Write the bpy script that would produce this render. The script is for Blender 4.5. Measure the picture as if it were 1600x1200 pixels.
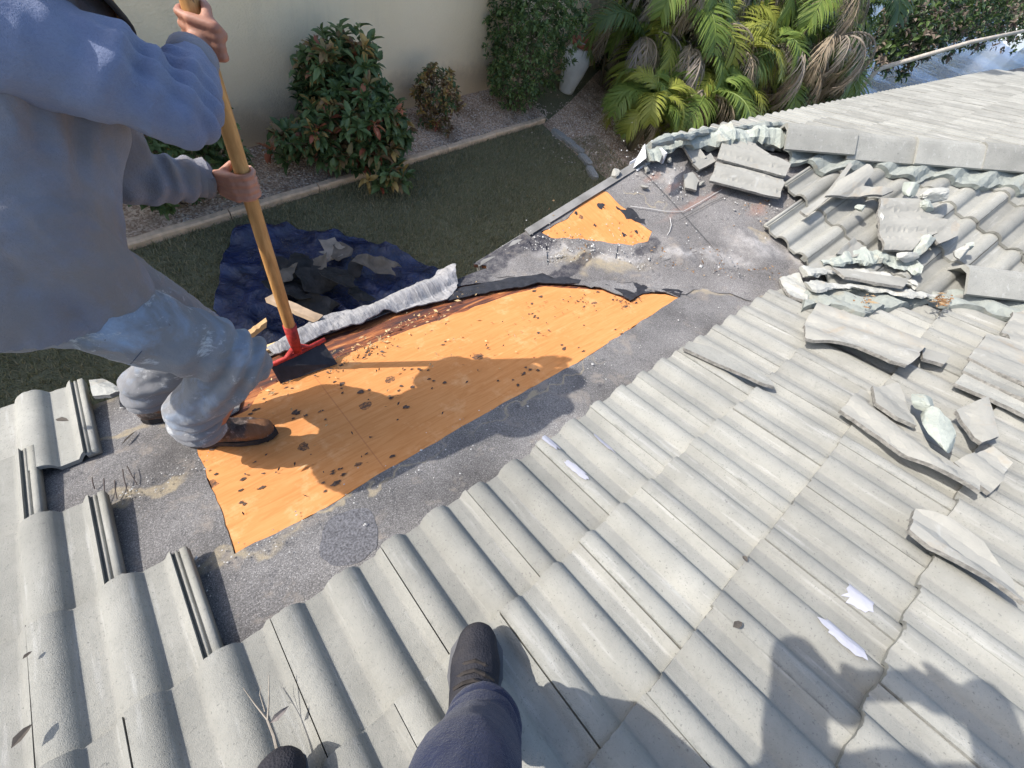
import bpy, bmesh, math, random
import numpy as np
from mathutils import Vector, Matrix, geometry

random.seed(7); rng = np.random.default_rng(7)
for o in list(bpy.data.objects): bpy.data.objects.remove(o, do_unlink=True)
scene = bpy.context.scene
C = scene.collection

# ------------------------------------------------------------------ camera
F = 664.0                       # focal length in pixels of the 1600 px wide photograph
CZ = 4.27                       # lens height above the lawn
D = 1.22                        # lens distance to the tiled slope, square to it
PITCH = math.radians(20)
cP, sP, tP = math.cos(PITCH), math.sin(PITCH), math.tan(PITCH)
_d1 = np.array([-790, 647, F]); _d1 /= np.linalg.norm(_d1)      # down the slope, in camera axes
_d2 = np.array([1000, 540, F]); _d2 /= np.linalg.norm(_d2)      # along the eave
_n = np.cross(_d1, _d2); _n /= np.linalg.norm(_n)
_d2 = np.cross(_n, _d1) * -1 if np.dot(np.cross(_n, _d1), _d2) < 0 else np.cross(_n, _d1)
R3 = np.array([_d2, _n * sP + _d1 * cP, _n * cP - _d1 * sP])      # rows: world X, Y, Z in camera axes
RT, UPV, FW = R3[:, 0], R3[:, 1], R3[:, 2]
cam_d = bpy.data.cameras.new('camera'); cam = bpy.data.objects.new('camera', cam_d); C.objects.link(cam)
cam_d.sensor_width = 36; cam_d.lens = 36 * F / 1600; cam_d.clip_start = 0.01; cam_d.clip_end = 2000
mw = Matrix.Identity(4)
for i in range(3):
    mw[i][0] = RT[i]; mw[i][1] = UPV[i]; mw[i][2] = -FW[i]
mw[2][3] = CZ
cam.matrix_world = mw
scene.camera = cam

# ------------------------------------------------------------------ sun, sky, exposure
LS = R3 @ np.array([1395 - 800, 600 - 1065, F]); LS /= np.linalg.norm(LS)   # direction the light travels
sun_d = bpy.data.lights.new('sun', 'SUN'); sun_d.energy = 2.75; sun_d.angle = math.radians(0.53); sun_d.color = (1, .955, .89)
sun = bpy.data.objects.new('sun', sun_d); C.objects.link(sun)
sun.rotation_euler = Vector(LS).to_track_quat('-Z', 'Y').to_euler(); sun.location = (-8, 8, 20)
world = bpy.data.worlds.new('World'); scene.world = world; world.use_nodes = True
wn = world.node_tree; bg = wn.nodes['Background']
sky = wn.nodes.new('ShaderNodeTexSky'); sky.sky_type = 'NISHITA'; sky.sun_disc = False
sky.dust_density = 1.8; sky.sun_elevation = math.asin(-LS[2]); sky.sun_rotation = math.atan2(-LS[0], -LS[1])
wn.links.new(sky.outputs[0], bg.inputs[0]); bg.inputs[1].default_value = 0.14
scene.view_settings.view_transform = 'Standard'; scene.view_settings.look = 'None'
scene.view_settings.exposure = 1.12; scene.view_settings.gamma = 1; scene.view_settings.use_curve_mapping = False

# ------------------------------------------------------------------ pixel rays and slope frames
def ray(px, py):
    r = R3 @ np.array([px - 800, 600 - py, F]); return r / np.linalg.norm(r)
def pix(P):
    q = R3.T @ (np.asarray(P, float) - [0, 0, CZ]); return 800 + F * q[0] / q[2], 600 - F * q[1] / q[2], q[2]
class Frame:
    def __init__(s, o, u, v, n):
        s.o = np.array(o, float) + [0, 0, CZ]; s.u = np.array(u, float); s.v = np.array(v, float); s.n = np.array(n, float)
    def M(s):
        m = Matrix.Identity(4)
        for i in range(3): m[i][0] = s.u[i]; m[i][1] = s.v[i]; m[i][2] = s.n[i]; m[i][3] = s.o[i]
        return m
    def P(s, u, v, w=0): return s.o + s.u * u + s.v * v + s.n * w
    def px(s, x, y, w=0):                       # pixel -> (u, v) on the plane w above the slope
        r = ray(x, y); c = np.array([0, 0, CZ]); k = (s.n @ (s.o - c) + w) / (s.n @ r); q = c + r * k - s.o
        return float(q @ s.u), float(q @ s.v)
FA = Frame([0, -D * sP, -D * cP], [1, 0, 0], [0, cP, -sP], [0, sP, cP])
CB = 1.955 * D
FB = Frame([0, 0, -CB], [0, 1, 0], [-cP, 0, -sP], [-sP, 0, cP])
FC = Frame([0, 0, -.72], [1, 0, 0], [0, cP, -sP], [0, sP, cP])
VAL = 2.987; HIP = 4.575                        # x + y of the valley and of the hip
def gpx(x, y, z=0.0):
    r = ray(x, y); k = (z - CZ) / r[2]; return float(r[0] * k), float(r[1] * k)

# ------------------------------------------------------------------ numpy noise
def _h(i, j, k):
    v = np.sin(i * 127.1 + j * 311.7 + k * 74.7) * 43758.5453
    return v - np.floor(v)
def vnoise(p):
    p = np.asarray(p, float); i = np.floor(p); f = p - i; f = f * f * (3 - 2 * f); r = 0
    for a in (0, 1):
        for b in (0, 1):
            for c in (0, 1):
                w = (f[:, 0] if a else 1 - f[:, 0]) * (f[:, 1] if b else 1 - f[:, 1]) * (f[:, 2] if c else 1 - f[:, 2])
                r = r + w * _h(i[:, 0] + a, i[:, 1] + b, i[:, 2] + c)
    return r * 2 - 1
def fbm(p, o=4):
    p = np.asarray(p, float); r = 0; a = .5
    for k in range(o): r = r + a * vnoise(p * (2 ** k) + 17.3 * k); a *= .5
    return r

# ------------------------------------------------------------------ object helpers
def link(o, parent=None, M=None):
    C.objects.link(o)
    if parent is not None: o.parent = parent
    if M is not None: o.matrix_basis = M
    return o
def mesh(name, V, Fc, mats, smooth=True):
    me = bpy.data.meshes.new(name)
    me.from_pydata([tuple(map(float, v)) for v in V], [], [tuple(map(int, f)) for f in Fc])
    for m in (mats if isinstance(mats, (list, tuple)) else [mats]):
        if m is not None: me.materials.append(m)
    if smooth: me.polygons.foreach_set('use_smooth', [True] * len(me.polygons))
    me.update(); return me
def obj(name, V, Fc, mat, parent=None, M=None, smooth=False):
    return link(bpy.data.objects.new(name, mesh(name, V, Fc, mat, smooth)), parent, M)
def tag(o, label, cat, group=None):
    o['label'] = label; o['category'] = cat
    if group: o['group'] = group
    return o
def kind(o, k): o['kind'] = k; return o
def empty(name, loc, label=None, cat=None, group=None, rz=0):
    o = bpy.data.objects.new(name, None); o.empty_display_size = .2; C.objects.link(o)
    o.location = loc; o.rotation_euler = (0, 0, rz)
    if label: tag(o, label, cat, group)
    return o
class G:                                        # geometry collector
    def __init__(s): s.V = []; s.F = []; s.mi = []
    def add(s, V, Fc, mi=0):
        b = len(s.V); s.V.extend([tuple(v) for v in V]); s.F.extend([tuple(i + b for i in f) for f in Fc]); s.mi.extend([mi] * len(Fc)); return s
    def box(s, a, b, mi=0, tf=None):
        x0, y0, z0 = a; x1, y1, z1 = b
        V = [(x0, y0, z0), (x1, y0, z0), (x1, y1, z0), (x0, y1, z0), (x0, y0, z1), (x1, y0, z1), (x1, y1, z1), (x0, y1, z1)]
        if tf: V = [tf(v) for v in V]
        return s.add(V, [(0, 3, 2, 1), (4, 5, 6, 7), (0, 1, 5, 4), (1, 2, 6, 5), (2, 3, 7, 6), (3, 0, 4, 7)], mi)
    def tube(s, pts, rad, n=8, mi=0, cap=True, flat=1.0):
        pts = [np.array(p, float) for p in pts]; rings = []; prev = None
        for i, p in enumerate(pts):
            d = pts[min(i + 1, len(pts) - 1)] - pts[max(i - 1, 0)]; d /= (np.linalg.norm(d) + 1e-9)
            if prev is None:
                a = np.cross(d, [0, 0, 1.0]);
                if np.linalg.norm(a) < .1: a = np.cross(d, [1.0, 0, 0])
            else: a = prev - d * (prev @ d)
            a /= np.linalg.norm(a); prev = a; b = np.cross(d, a); r = rad[i] if hasattr(rad, '__len__') else rad
            rings.append([p + r * (math.cos(t) * a + flat * math.sin(t) * b) for t in np.arange(n) * 2 * math.pi / n])
        V = [v for rg in rings for v in rg]; Fc = []
        for i in range(len(pts) - 1):
            for j in range(n): Fc.append((i * n + j, i * n + (j + 1) % n, (i + 1) * n + (j + 1) % n, (i + 1) * n + j))
        if cap: Fc.append(tuple(range(n))[::-1]); Fc.append(tuple((len(pts) - 1) * n + j for j in range(n)))
        return s.add(V, Fc, mi)
    def obj(s, name, mat, parent=None, M=None, smooth=False):
        o = obj(name, s.V, s.F, mat, parent, M, smooth)
        if any(s.mi): o.data.polygons.foreach_set('material_index', s.mi)
        return o
def TRS(loc=(0, 0, 0), rot=(0, 0, 0), sc=1):
    from mathutils import Euler
    S = Matrix.Diagonal((sc, sc, sc, 1)) if not hasattr(sc, '__len__') else Matrix.Diagonal((*sc, 1))
    return Matrix.Translation(loc) @ Euler(rot).to_matrix().to_4x4() @ S
def inpoly(P, poly):
    P = np.asarray(P, float); x, y = P[:, 0], P[:, 1]; r = np.zeros(len(P), bool); q = np.asarray(poly, float); j = len(q) - 1
    for i in range(len(q)):
        c = ((q[i, 1] > y) != (q[j, 1] > y)) & (x < (q[j, 0] - q[i, 0]) * (y - q[i, 1]) / (q[j, 1] - q[i, 1] + 1e-12) + q[i, 0]); r ^= c; j = i
    return r
def rough(poly, step=.02, amp=.006, seed=0, closed=True):
    q = [np.array(p, float) for p in poly]; out = []; n = len(q)
    for i in range(n if closed else n - 1):
        a, b = q[i], q[(i + 1) % n]; m = max(1, int(np.linalg.norm(b - a) / step))
        for k in range(m): out.append(a + (b - a) * k / m)
    out = np.array(out); p3 = np.c_[out, np.full(len(out), seed * 3.7)]
    return out + amp * np.c_[fbm(p3 * 14, 3), fbm(p3 * 14 + 50, 3)] * 2
def sheet2d(outer, holes=(), step=.08):
    outer = np.asarray(outer); V = [tuple(p) for p in outer]; E = [(i, (i + 1) % len(outer)) for i in range(len(outer))]
    for h in holes:
        b = len(V); V += [tuple(p) for p in h]; E += [(b + i, b + (i + 1) % len(h)) for i in range(len(h))]
    lo, hi = outer.min(0), outer.max(0)
    gx, gy = np.meshgrid(np.arange(lo[0], hi[0], step), np.arange(lo[1], hi[1], step)); g = np.c_[gx.ravel(), gy.ravel()]
    g = g + rng.uniform(-.25, .25, g.shape) * step
    k = inpoly(g, outer)
    for h in holes: k &= ~inpoly(g, h)
    V += [tuple(p) for p in g[k]]
    r = geometry.delaunay_2d_cdt([Vector(v) for v in V], E, [], 0, 1e-5)
    VV = np.array([tuple(v) for v in r[0]]); T = np.array([f for f in r[2] if len(f) == 3]); c = VV[T].mean(1)
    k = inpoly(c, outer)
    for h in holes: k &= ~inpoly(c, h)
    return VV, T[k]
def sheet(outer, holes=(), step=.08, z=0.0, thick=.004, fn=None, emi=0):
    VV, T = sheet2d(outer, holes, step); zz = np.full(len(VV), z)
    if fn is not None: zz = z + fn(VV)
    g = G(); V = np.c_[VV, zz]; g.add(V, T.tolist())
    ed = {}
    for t in T:
        for a, b in ((t[0], t[1]), (t[1], t[2]), (t[2], t[0])):
            if (b, a) in ed: del ed[(b, a)]
            else: ed[(a, b)] = 1
    b0 = len(g.V); ids = {}
    for a, b in ed:
        for q in (a, b):
            if q not in ids:
                ids[q] = len(g.V); g.V.append(tuple(V[q])); g.V.append((V[q][0], V[q][1], V[q][2] - thick))
        g.F.append((ids[b], ids[a], ids[a] + 1, ids[b] + 1)); g.mi.append(emi)
    return g
def clip(V, Fc, planes):
    bm = bmesh.new(); vs = [bm.verts.new(v) for v in V]
    for f in Fc:
        try: bm.faces.new([vs[i] for i in f])
        except ValueError: pass
    for co, no in planes:                       # keeps the side the normal points away from
        r = bmesh.ops.bisect_plane(bm, geom=bm.verts[:] + bm.edges[:] + bm.faces[:], plane_co=co, plane_no=no, clear_outer=True)
        ed = [e for e in bm.edges if e.is_boundary and all(abs((v.co - Vector(co)).dot(Vector(no))) < 1e-4 for v in e.verts)]
        if ed:
            try: bmesh.ops.edgeloop_fill(bm, edges=ed)
            except Exception: pass
    bm.verts.index_update(); V2 = [tuple(v.co) for v in bm.verts]; F2 = [[v.index for v in f.verts] for f in bm.faces]; bm.free()
    return V2, F2

# ------------------------------------------------------------------ materials
class Mt:
    def __init__(s, name, rough=.85, spec=.3):
        s.m = bpy.data.materials.new(name); s.m.use_nodes = True; s.t = s.m.node_tree; s.b = s.t.nodes['Principled BSDF']
        s.b.inputs['Roughness'].default_value = rough; s.b.inputs['Specular IOR Level'].default_value = spec
        s.tc = s.t.nodes.new('ShaderNodeTexCoord'); s.out = s.t.nodes['Material Output']
    def L(s, a, b): s.t.links.new(a, b)
    def node(s, ty, **kw):
        n = s.t.nodes.new(ty)
        for k, v in kw.items(): setattr(n, k, v)
        return n
    def val(s, sock, v):
        if hasattr(v, 'is_output') or isinstance(v, bpy.types.NodeSocket): s.L(v, sock)
        else: sock.default_value = (*v, 1) if hasattr(v, '__len__') and len(v) == 3 and sock.type == 'RGBA' else v
    def map(s, sc=(1, 1, 1), loc=(0, 0, 0), co='Object', rot=(0, 0, 0)):
        n = s.node('ShaderNodeMapping'); n.inputs['Scale'].default_value = sc; n.inputs['Location'].default_value = loc; n.inputs['Rotation'].default_value = rot
        s.L(s.tc.outputs[co], n.inputs[0]); return n.outputs[0]
    def noise(s, scale, vec=None, detail=4, rough=.55, dist=0):
        n = s.node('ShaderNodeTexNoise'); n.inputs['Scale'].default_value = scale; n.inputs['Detail'].default_value = detail
        n.inputs['Roughness'].default_value = rough; n.inputs['Distortion'].default_value = dist
        s.L(vec if vec is not None else s.tc.outputs['Object'], n.inputs['Vector']); return n.outputs['Fac']
    def vor(s, scale, vec=None, out='Distance', feat='F1', rnd=1):
        n = s.node('ShaderNodeTexVoronoi', feature=feat); n.inputs['Scale'].default_value = scale; n.inputs['Randomness'].default_value = rnd
        s.L(vec if vec is not None else s.tc.outputs['Object'], n.inputs['Vector']); return n.outputs[out]
    def ramp(s, fac, stops, interp='LINEAR'):
        n = s.node('ShaderNodeValToRGB'); n.color_ramp.interpolation = interp; e = n.color_ramp.elements
        while len(e) < len(stops): e.new(.5)
        for q, (p, c) in zip(e, stops): q.position = p; q.color = (*c, 1) if hasattr(c, '__len__') else (c, c, c, 1)
        s.L(fac, n.inputs[0]); return n.outputs[0]
    def mix(s, fac, a, b, mode='MIX'):
        n = s.node('ShaderNodeMix', data_type='RGBA', blend_type=mode); s.val(n.inputs[0], fac); s.val(n.inputs[6], a); s.val(n.inputs[7], b); return n.outputs[2]
    def math(s, op, a, b=0.0):
        n = s.node('ShaderNodeMath', operation=op); s.val(n.inputs[0], a); s.val(n.inputs[1], b); return n.outputs[0]
    def spot(s, pts, r0, r1, wob=.0, wsc=8.0):  # soft-edged blotches at given object-space points
        v = s.tc.outputs['Object']
        if wob:
            nz = s.node('ShaderNodeTexNoise'); nz.inputs['Scale'].default_value = wsc; s.L(v, nz.inputs['Vector'])
            a = s.node('ShaderNodeVectorMath', operation='MULTIPLY_ADD'); s.L(nz.outputs['Color'], a.inputs[0]); a.inputs[1].default_value = (wob, wob, wob); s.L(v, a.inputs[2])
            b = s.node('ShaderNodeVectorMath', operation='SUBTRACT'); s.L(a.outputs[0], b.inputs[0]); b.inputs[1].default_value = (wob / 2,) * 3; v = b.outputs[0]
        res = None
        for p in pts:
            m = s.node('ShaderNodeMapping', vector_type='TEXTURE'); m.inputs['Location'].default_value = p[:3]
            if len(p) > 3: m.inputs['Scale'].default_value = (p[3], p[4], 1); m.inputs['Rotation'].default_value = (0, 0, p[5] if len(p) > 5 else 0)
            s.L(v, m.inputs[0]); ln = s.node('ShaderNodeVectorMath', operation='LENGTH'); s.L(m.outputs[0], ln.inputs[0])
            mr = s.node('ShaderNodeMapRange', interpolation_type='SMOOTHSTEP'); mr.inputs[1].default_value = r1; mr.inputs[2].default_value = r0; s.L(ln.outputs['Value'], mr.inputs[0])
            res = mr.outputs[0] if res is None else s.math('MAXIMUM', res, mr.outputs[0])
        return res
    def bump(s, h, st=.4, dist=.01):
        n = s.node('ShaderNodeBump'); n.inputs['Strength'].default_value = st; n.inputs['Distance'].default_value = dist; s.L(h, n.inputs['Height'])
        s.L(n.outputs[0], s.b.inputs['Normal']); return s
    def col(s, c): s.val(s.b.inputs['Base Color'], c); return s
    def rnd(s):
        n = s.node('ShaderNodeObjectInfo'); return n.outputs['Random']
def simple(name, c, rough=.8, ns=20, var=.35, bump=.2, bd=.005, spec=.3, metal=0, co='Object'):
    m = Mt(name, rough, spec); n = m.noise(ns, m.map(co=co), 5)
    m.col(m.ramp(n, [(.25, tuple(x * (1 - var) for x in c)), (.75, tuple(min(1, x * (1 + var)) for x in c))]))
    m.b.inputs['Metallic'].default_value = metal
    if bump: m.bump(n, bump, bd)
    return m.m
def leafmat(name, c1, c2, trans=.35, rough=.45, third=None):
    m = Mt(name, rough, .4); g = m.node('ShaderNodeNewGeometry'); r = g.outputs['Random Per Island']
    st = [(0, c1), (1, c2)] if third is None else [(0, c1), (.6, c2), (1, third)]
    c = m.ramp(r, st); c = m.mix(m.math('MULTIPLY', m.noise(30), .35), c, (c1[0] * .5, c1[1] * .5, c1[2] * .5)); m.col(c)
    t = m.node('ShaderNodeBsdfTranslucent'); m.L(c, t.inputs[0]); mx = m.node('ShaderNodeMixShader'); mx.inputs[0].default_value = trans
    m.L(m.b.outputs[0], mx.inputs[1]); m.L(t.outputs[0], mx.inputs[2]); m.L(mx.outputs[0], m.out.inputs[0]); return m.m
def rvec(m):
    r = m.rnd(); a = m.node('ShaderNodeVectorMath', operation='ADD'); c = m.node('ShaderNodeCombineXYZ'); k = m.math('MULTIPLY', r, 57.0)
    for i in range(3): m.L(k, c.inputs[i])
    m.L(m.tc.outputs['Object'], a.inputs[0]); m.L(c.outputs[0], a.inputs[1]); return a.outputs[0]
def scaled(m, v, sc):
    a = m.node('ShaderNodeVectorMath', operation='MULTIPLY'); m.L(v, a.inputs[0]); a.inputs[1].default_value = sc; return a.outputs[0]
def tile_material(name, tone=1.0):
    m = Mt(name, .92, .15); v = rvec(m)
    n1 = m.noise(5, v, 6, .6); base = m.ramp(n1, [(.3, tuple(tone * x for x in (.240, .237, .213))), (.7, tuple(tone * x for x in (.325, .319, .286)))])
    st = m.noise(1, scaled(m, v, (38, 3.2, 38)), 4, .6)                          # pale lime streaks that run down the tile
    base = m.mix(m.ramp(st, [(.58, 0), (.74, .5)]), base, (.46 * tone, .455 * tone, .43 * tone))
    st2 = m.noise(1, scaled(m, v, (22, 2.0, 22)), 4, .6)
    base = m.mix(m.ramp(st2, [(.58, 0), (.76, .35)]), base, (.22 * tone, .22 * tone, .205 * tone))
    sp = m.noise(150, v, 3, .7); base = m.mix(m.ramp(sp, [(.30, .8), (.40, 0)]), base, (.14, .14, .13))
    bl = m.noise(26, v, 4, .75); base = m.mix(m.ramp(bl, [(.67, 0), (.74, .75)]), base, (.13, .125, .12))
    sx = m.node('ShaderNodeSeparateXYZ'); m.L(m.tc.outputs['Object'], sx.inputs[0])
    ds = m.math('ABSOLUTE', m.math('ADD', sx.outputs[0], .306)); jm = m.math('MULTIPLY', m.ramp(ds, [(0, 1), (.007, 0)]), m.ramp(m.noise(16, v, 5, .75), [(.48, 0), (.66, .6)])); base = m.mix(jm, base, (.10, .10, .09))
    nm = m.math('MULTIPLY', m.ramp(m.math('ABSOLUTE', sx.outputs[1]), [(0, 1), (.03, 0)]), m.ramp(m.noise(20, v, 4, .7), [(.45, 0), (.65, .5)])); base = m.mix(nm, base, (.20, .195, .175))
    md = m.noise(45, v, 5, .8); base = m.mix(m.ramp(md, [(.33, .3), (.47, 0)]), base, (.20, .20, .18))
    pr = m.ramp(m.rnd(), [(0, .84), (.5, 1.0), (1, 1.12)]); base = m.mix(1.0, base, pr, 'MULTIPLY'); m.col(base)
    gr = m.noise(420, v, 2, .6); h = m.math('ADD', m.math('MULTIPLY', gr, .5), m.math('MULTIPLY', bl, .8)); m.bump(h, .6, .005); return m.m
TILE = tile_material('concrete_tile')
CAPM = tile_material('concrete_cap', 1.04)
def broken_material():
    m = Mt('broken_tile_concrete', .92, .15); v = rvec(m); n1 = m.noise(5, v, 6, .6)
    base = m.ramp(n1, [(.3, (.25, .245, .22)), (.7, (.33, .32, .285))])
    st = m.noise(4.5, v, 4, .65, .8); base = m.mix(m.ramp(st, [(.58, 0), (.72, .55)]), base, (.30, .235, .16))
    wt = m.noise(6, scaled(m, v, (1, 1, 1)), 5, .7, .6); base = m.mix(m.ramp(wt, [(.60, 0), (.74, .6)]), base, (.46, .455, .43))
    m.col(base); m.bump(m.noise(300, v, 3, .7), .4, .004); return m.m
BROK = broken_material()
FRACT = simple('fractured_concrete', (.22, .21, .19), .95, 60, .5, .8, .006)
def mortar_material(name, c1, c2, dirt=(.45, .38, .28)):
    m = Mt(name, .95, .1); v = rvec(m); n = m.noise(14, v, 6, .65); c = m.ramp(n, [(.3, c1), (.7, c2)])
    d = m.noise(8, v, 4, .6, .8); c = m.mix(m.ramp(d, [(.58, 0), (.68, .55)]), c, dirt); m.col(c); m.bump(m.noise(60, v, 6, .7), .7, .012); return m.m
MORT = mortar_material('mint_mortar', (.30, .325, .29), (.40, .42, .375))
MORTB = mortar_material('grey_green_mortar', (.235, .25, .228), (.30, .318, .29), (.28, .255, .20))
MORTC = mortar_material('white_mortar', (.34, .34, .31), (.46, .455, .415))
def felt_material(name, warm, spots_white, spots_red, spots_dark, spots_tan):
    m = Mt(name, .95, .15)
    big = m.noise(2.2, None, 5, .6); base = m.ramp(big, [(.3, (.088, .084, .083) if not warm else (.125, .118, .114)), (.7, (.225, .216, .21) if not warm else (.24, .228, .22))])
    gr = m.vor(430, None, 'Color'); g1 = m.node('ShaderNodeSeparateColor'); m.L(gr, g1.inputs[0])
    gra = m.ramp(g1.outputs[0], [(0, .6), (.5, .97), (.85, 1.25), (1, 1.9)]); base = m.mix(1, base, gra, 'MULTIPLY')
    pat = m.noise(7, None, 5, .7, .5); base = m.mix(m.ramp(pat, [(.56, 0), (.68, .6)]), base, (.27, .235, .20))
    ws = m.noise(16, None, 5, .75); base = m.mix(m.ramp(ws, [(.28, .75), (.4, 0)]), base, (.055, .055, .06))
    def lay(base, pts, c, r0, r1, a, w=.25):
        if not pts: return base
        k = m.math('MULTIPLY', m.spot(pts, r0, r1, w, 9), a); k = m.math('MULTIPLY', k, m.ramp(m.noise(28, None, 5, .7), [(.3, .25), (.6, 1)])); return m.mix(k, base, c)
    base = lay(base, spots_tan, (.36, .30, .20), .3, 1, .75); base = lay(base, spots_white, (.48, .46, .44), .0, 1, .6)
    base = lay(base, spots_red, (.36, .17, .11), .1, 1, .45, .1); base = lay(base, spots_dark, (.035, .035, .045), .7, 1, .9, .10)
    m.col(base); m.bump(m.math('ADD', g1.outputs[0], m.math('MULTIPLY', ws, 3)), .5, .004); return m.m
def A2(x, y): return FA.px(x, y, -.05)
def B2(x, y): return FB.px(x, y, -.05)
def sp(F2, x, y, a, b, th=0): u, v = F2(x, y); return (u, v, -.05, a, b, th)
FELTA = felt_material('felt_a', 0, [sp(A2, 1170, 452, .5, .10, -.8), sp(A2, 1010, 440, .3, .08, -.8), sp(A2, 800, 408, .16, .1)],
    [], [sp(A2, 735, 432, .28, .12), sp(A2, 800, 412, .22, .10), sp(A2, 860, 428, .2, .06), sp(A2, 700, 440, .14, .08)],
    [sp(A2, 195, 672, .2, .03, -.15), sp(A2, 230, 765, .16, .03, -.2), sp(A2, 340, 885, .3, .03, -.1), sp(A2, 560, 770, .5, .012, -.02), sp(A2, 850, 610, .5, .012, .0), sp(A2, 1130, 455, .5, .06, -.8), sp(A2, 170, 620, .2, .06, 0)])
FELTB = felt_material('felt_b', 1, [sp(B2, 1180, 385, .30, .13, .6), sp(B2, 1060, 395, .22, .07, .9), sp(B2, 1050, 280, .16, .12), sp(B2, 880, 392, .3, .06, .9), sp(B2, 1250, 400, .2, .1, .6), sp(B2, 960, 400, .25, .05, .9), sp(B2, 1140, 405, .3, .09, .7)],
    [sp(B2, 1090, 315, .035, .4, -.12), sp(B2, 1055, 290, .04, .12), sp(B2, 1185, 325, .07, .12), sp(B2, 1020, 275, .05, .1)],
    [sp(B2, 800, 385, .12, .16), sp(B2, 845, 375, .09, .14), sp(B2, 1012, 384, .06, .1), sp(B2, 890, 425, .05, .3), sp(B2, 760, 410, .15, .2)], [sp(B2, 1010, 310, .25, .012, .3), sp(B2, 930, 410, .4, .10, .8), sp(B2, 1190, 370, .1, .06)])
def ply_material():
    m = Mt('plywood', .75, .2); v = m.map((1, 9, 9)); n = m.noise(5, v, 6, .6, 1.5); c = m.ramp(n, [(.25, (.47, .185, .055)), (.5, (.56, .24, .080)), (.75, (.60, .28, .105))])
    f = m.noise(1, m.map((4, 90, 90)), 4, .6, .4); c = m.mix(m.ramp(f, [(.60, 0), (.74, .28)]), c, (.46, .17, .045))
    lg = m.noise(3.5, None, 6, .7, .6); c = m.mix(m.ramp(lg, [(.48, 0), (.68, .6)]), c, (.50, .20, .06)); lh = m.noise(9, m.map(loc=(4, 2, 0)), 5, .7); c = m.mix(m.ramp(lh, [(.56, 0), (.72, .45)]), c, (.74, .44, .22))
    w = m.noise(1, m.map((14, 110, 60), rot=(0, 0, .35)), 3, .6, .6); c = m.mix(m.ramp(w, [(.68, 0), (.75, .45)]), c, (.72, .42, .19))
    ns = m.node('ShaderNodeTexNoise'); ns.inputs['Scale'].default_value = 45; a = m.node('ShaderNodeVectorMath', operation='MULTIPLY_ADD'); m.L(m.tc.outputs['Object'], ns.inputs['Vector'])
    m.L(ns.outputs['Color'], a.inputs[0]); a.inputs[1].default_value = (.035, .02, .02); m.L(m.map((1, 1.25, 0)), a.inputs[2])
    t = m.vor(7.0, a.outputs[0], 'Distance'); cr = m.vor(7.0, a.outputs[0], 'Color'); sc = m.node('ShaderNodeSeparateColor'); m.L(cr, sc.inputs[0])
    th = m.math('MULTIPLY', m.math('SUBTRACT', sc.outputs[0], .12), .26); k = m.math('LESS_THAN', t, th)
    k = m.math('MULTIPLY', k, m.ramp(m.noise(70, None, 4, .8), [(.36, .15), (.54, 1)])); tc = m.ramp(sc.outputs[1], [(0, (.035, .03, .03)), (.55, (.06, .045, .04)), (1, (.33, .09, .03))]); c = m.mix(m.math('MULTIPLY', k, .88), c, tc)
    seam = m.node('ShaderNodeSeparateXYZ'); m.L(m.tc.outputs['Object'], seam.inputs[0]); sx = m.math('ABSOLUTE', m.math('SUBTRACT', seam.outputs[0], .30)); c = m.mix(m.math('MULTIPLY', m.math('LESS_THAN', sx, .0025), .35), c, (.30, .10, .05))
    m.col(c); m.bump(m.math('ADD', f, n), .25, .003); return m.m
PLY = ply_material()
def tarwood():
    m = Mt('tar_stained_sheathing', .7, .3); n = m.noise(4, m.map((1, 7, 7)), 6, .65, .8); c = m.ramp(n, [(.32, (.03, .022, .025)), (.48, (.13, .045, .025)), (.58, (.30, .10, .035)), (.74, (.72, .38, .14))])
    w = m.noise(10, m.map((1, 2.5, 1)), 4, .6, .6); c = m.mix(m.ramp(w, [(.68, 0), (.72, .9)]), c, (.82, .56, .30)); m.col(c); m.bump(n, .4, .006); return m.m
TARW = tarwood()
TAR = simple('black_tar', (.022, .022, .026), .55, 30, .5, .5, .006, .4)
LUMBER = simple('pale_lumber', (.66, .47, .24), .75, 14, .25, .25)
FASC = simple('weathered_fascia', (.46, .44, .40), .8, 12, .25, .25)
WHITEP = simple('white_sealant', (.38, .378, .42), .7, 40, .08, .5, .004)
METAL = simple('white_metal_edge', (.62, .63, .66), .4, 10, .12, .1, .003, .5)
STUCCO = Mt('cream_stucco', .95, .1); STUCCO.col(STUCCO.ramp(STUCCO.noise(.7, None, 5, .6), [(.3, (.90, .73, .50)), (.7, (.96, .79, .56))])); _c = STUCCO.b.inputs['Base Color'].links[0].from_socket; _x = STUCCO.node('ShaderNodeSeparateXYZ'); STUCCO.L(STUCCO.tc.outputs['Object'], _x.inputs[0])
_k = STUCCO.math('MULTIPLY', STUCCO.ramp(STUCCO.math('ADD', _x.outputs[2], STUCCO.math('MULTIPLY', STUCCO.noise(3, None, 6, .7), -.7)), [(0, .55), (.35, 0)]), 1.0); STUCCO.col(STUCCO.mix(_k, STUCCO.mix(STUCCO.ramp(STUCCO.noise(1, STUCCO.map((3, 3, .5)), 5, .7), [(.55, 0), (.75, .25)]), _c, (.62, .50, .36)), (.42, .31, .21)))
STUCCO.bump(STUCCO.noise(38, None, 6, .7), .9, .02); STUCCO = STUCCO.m
HWALL = simple('house_wall_paint', (.62, .58, .50), .9, 40, .08, .3)

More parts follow.
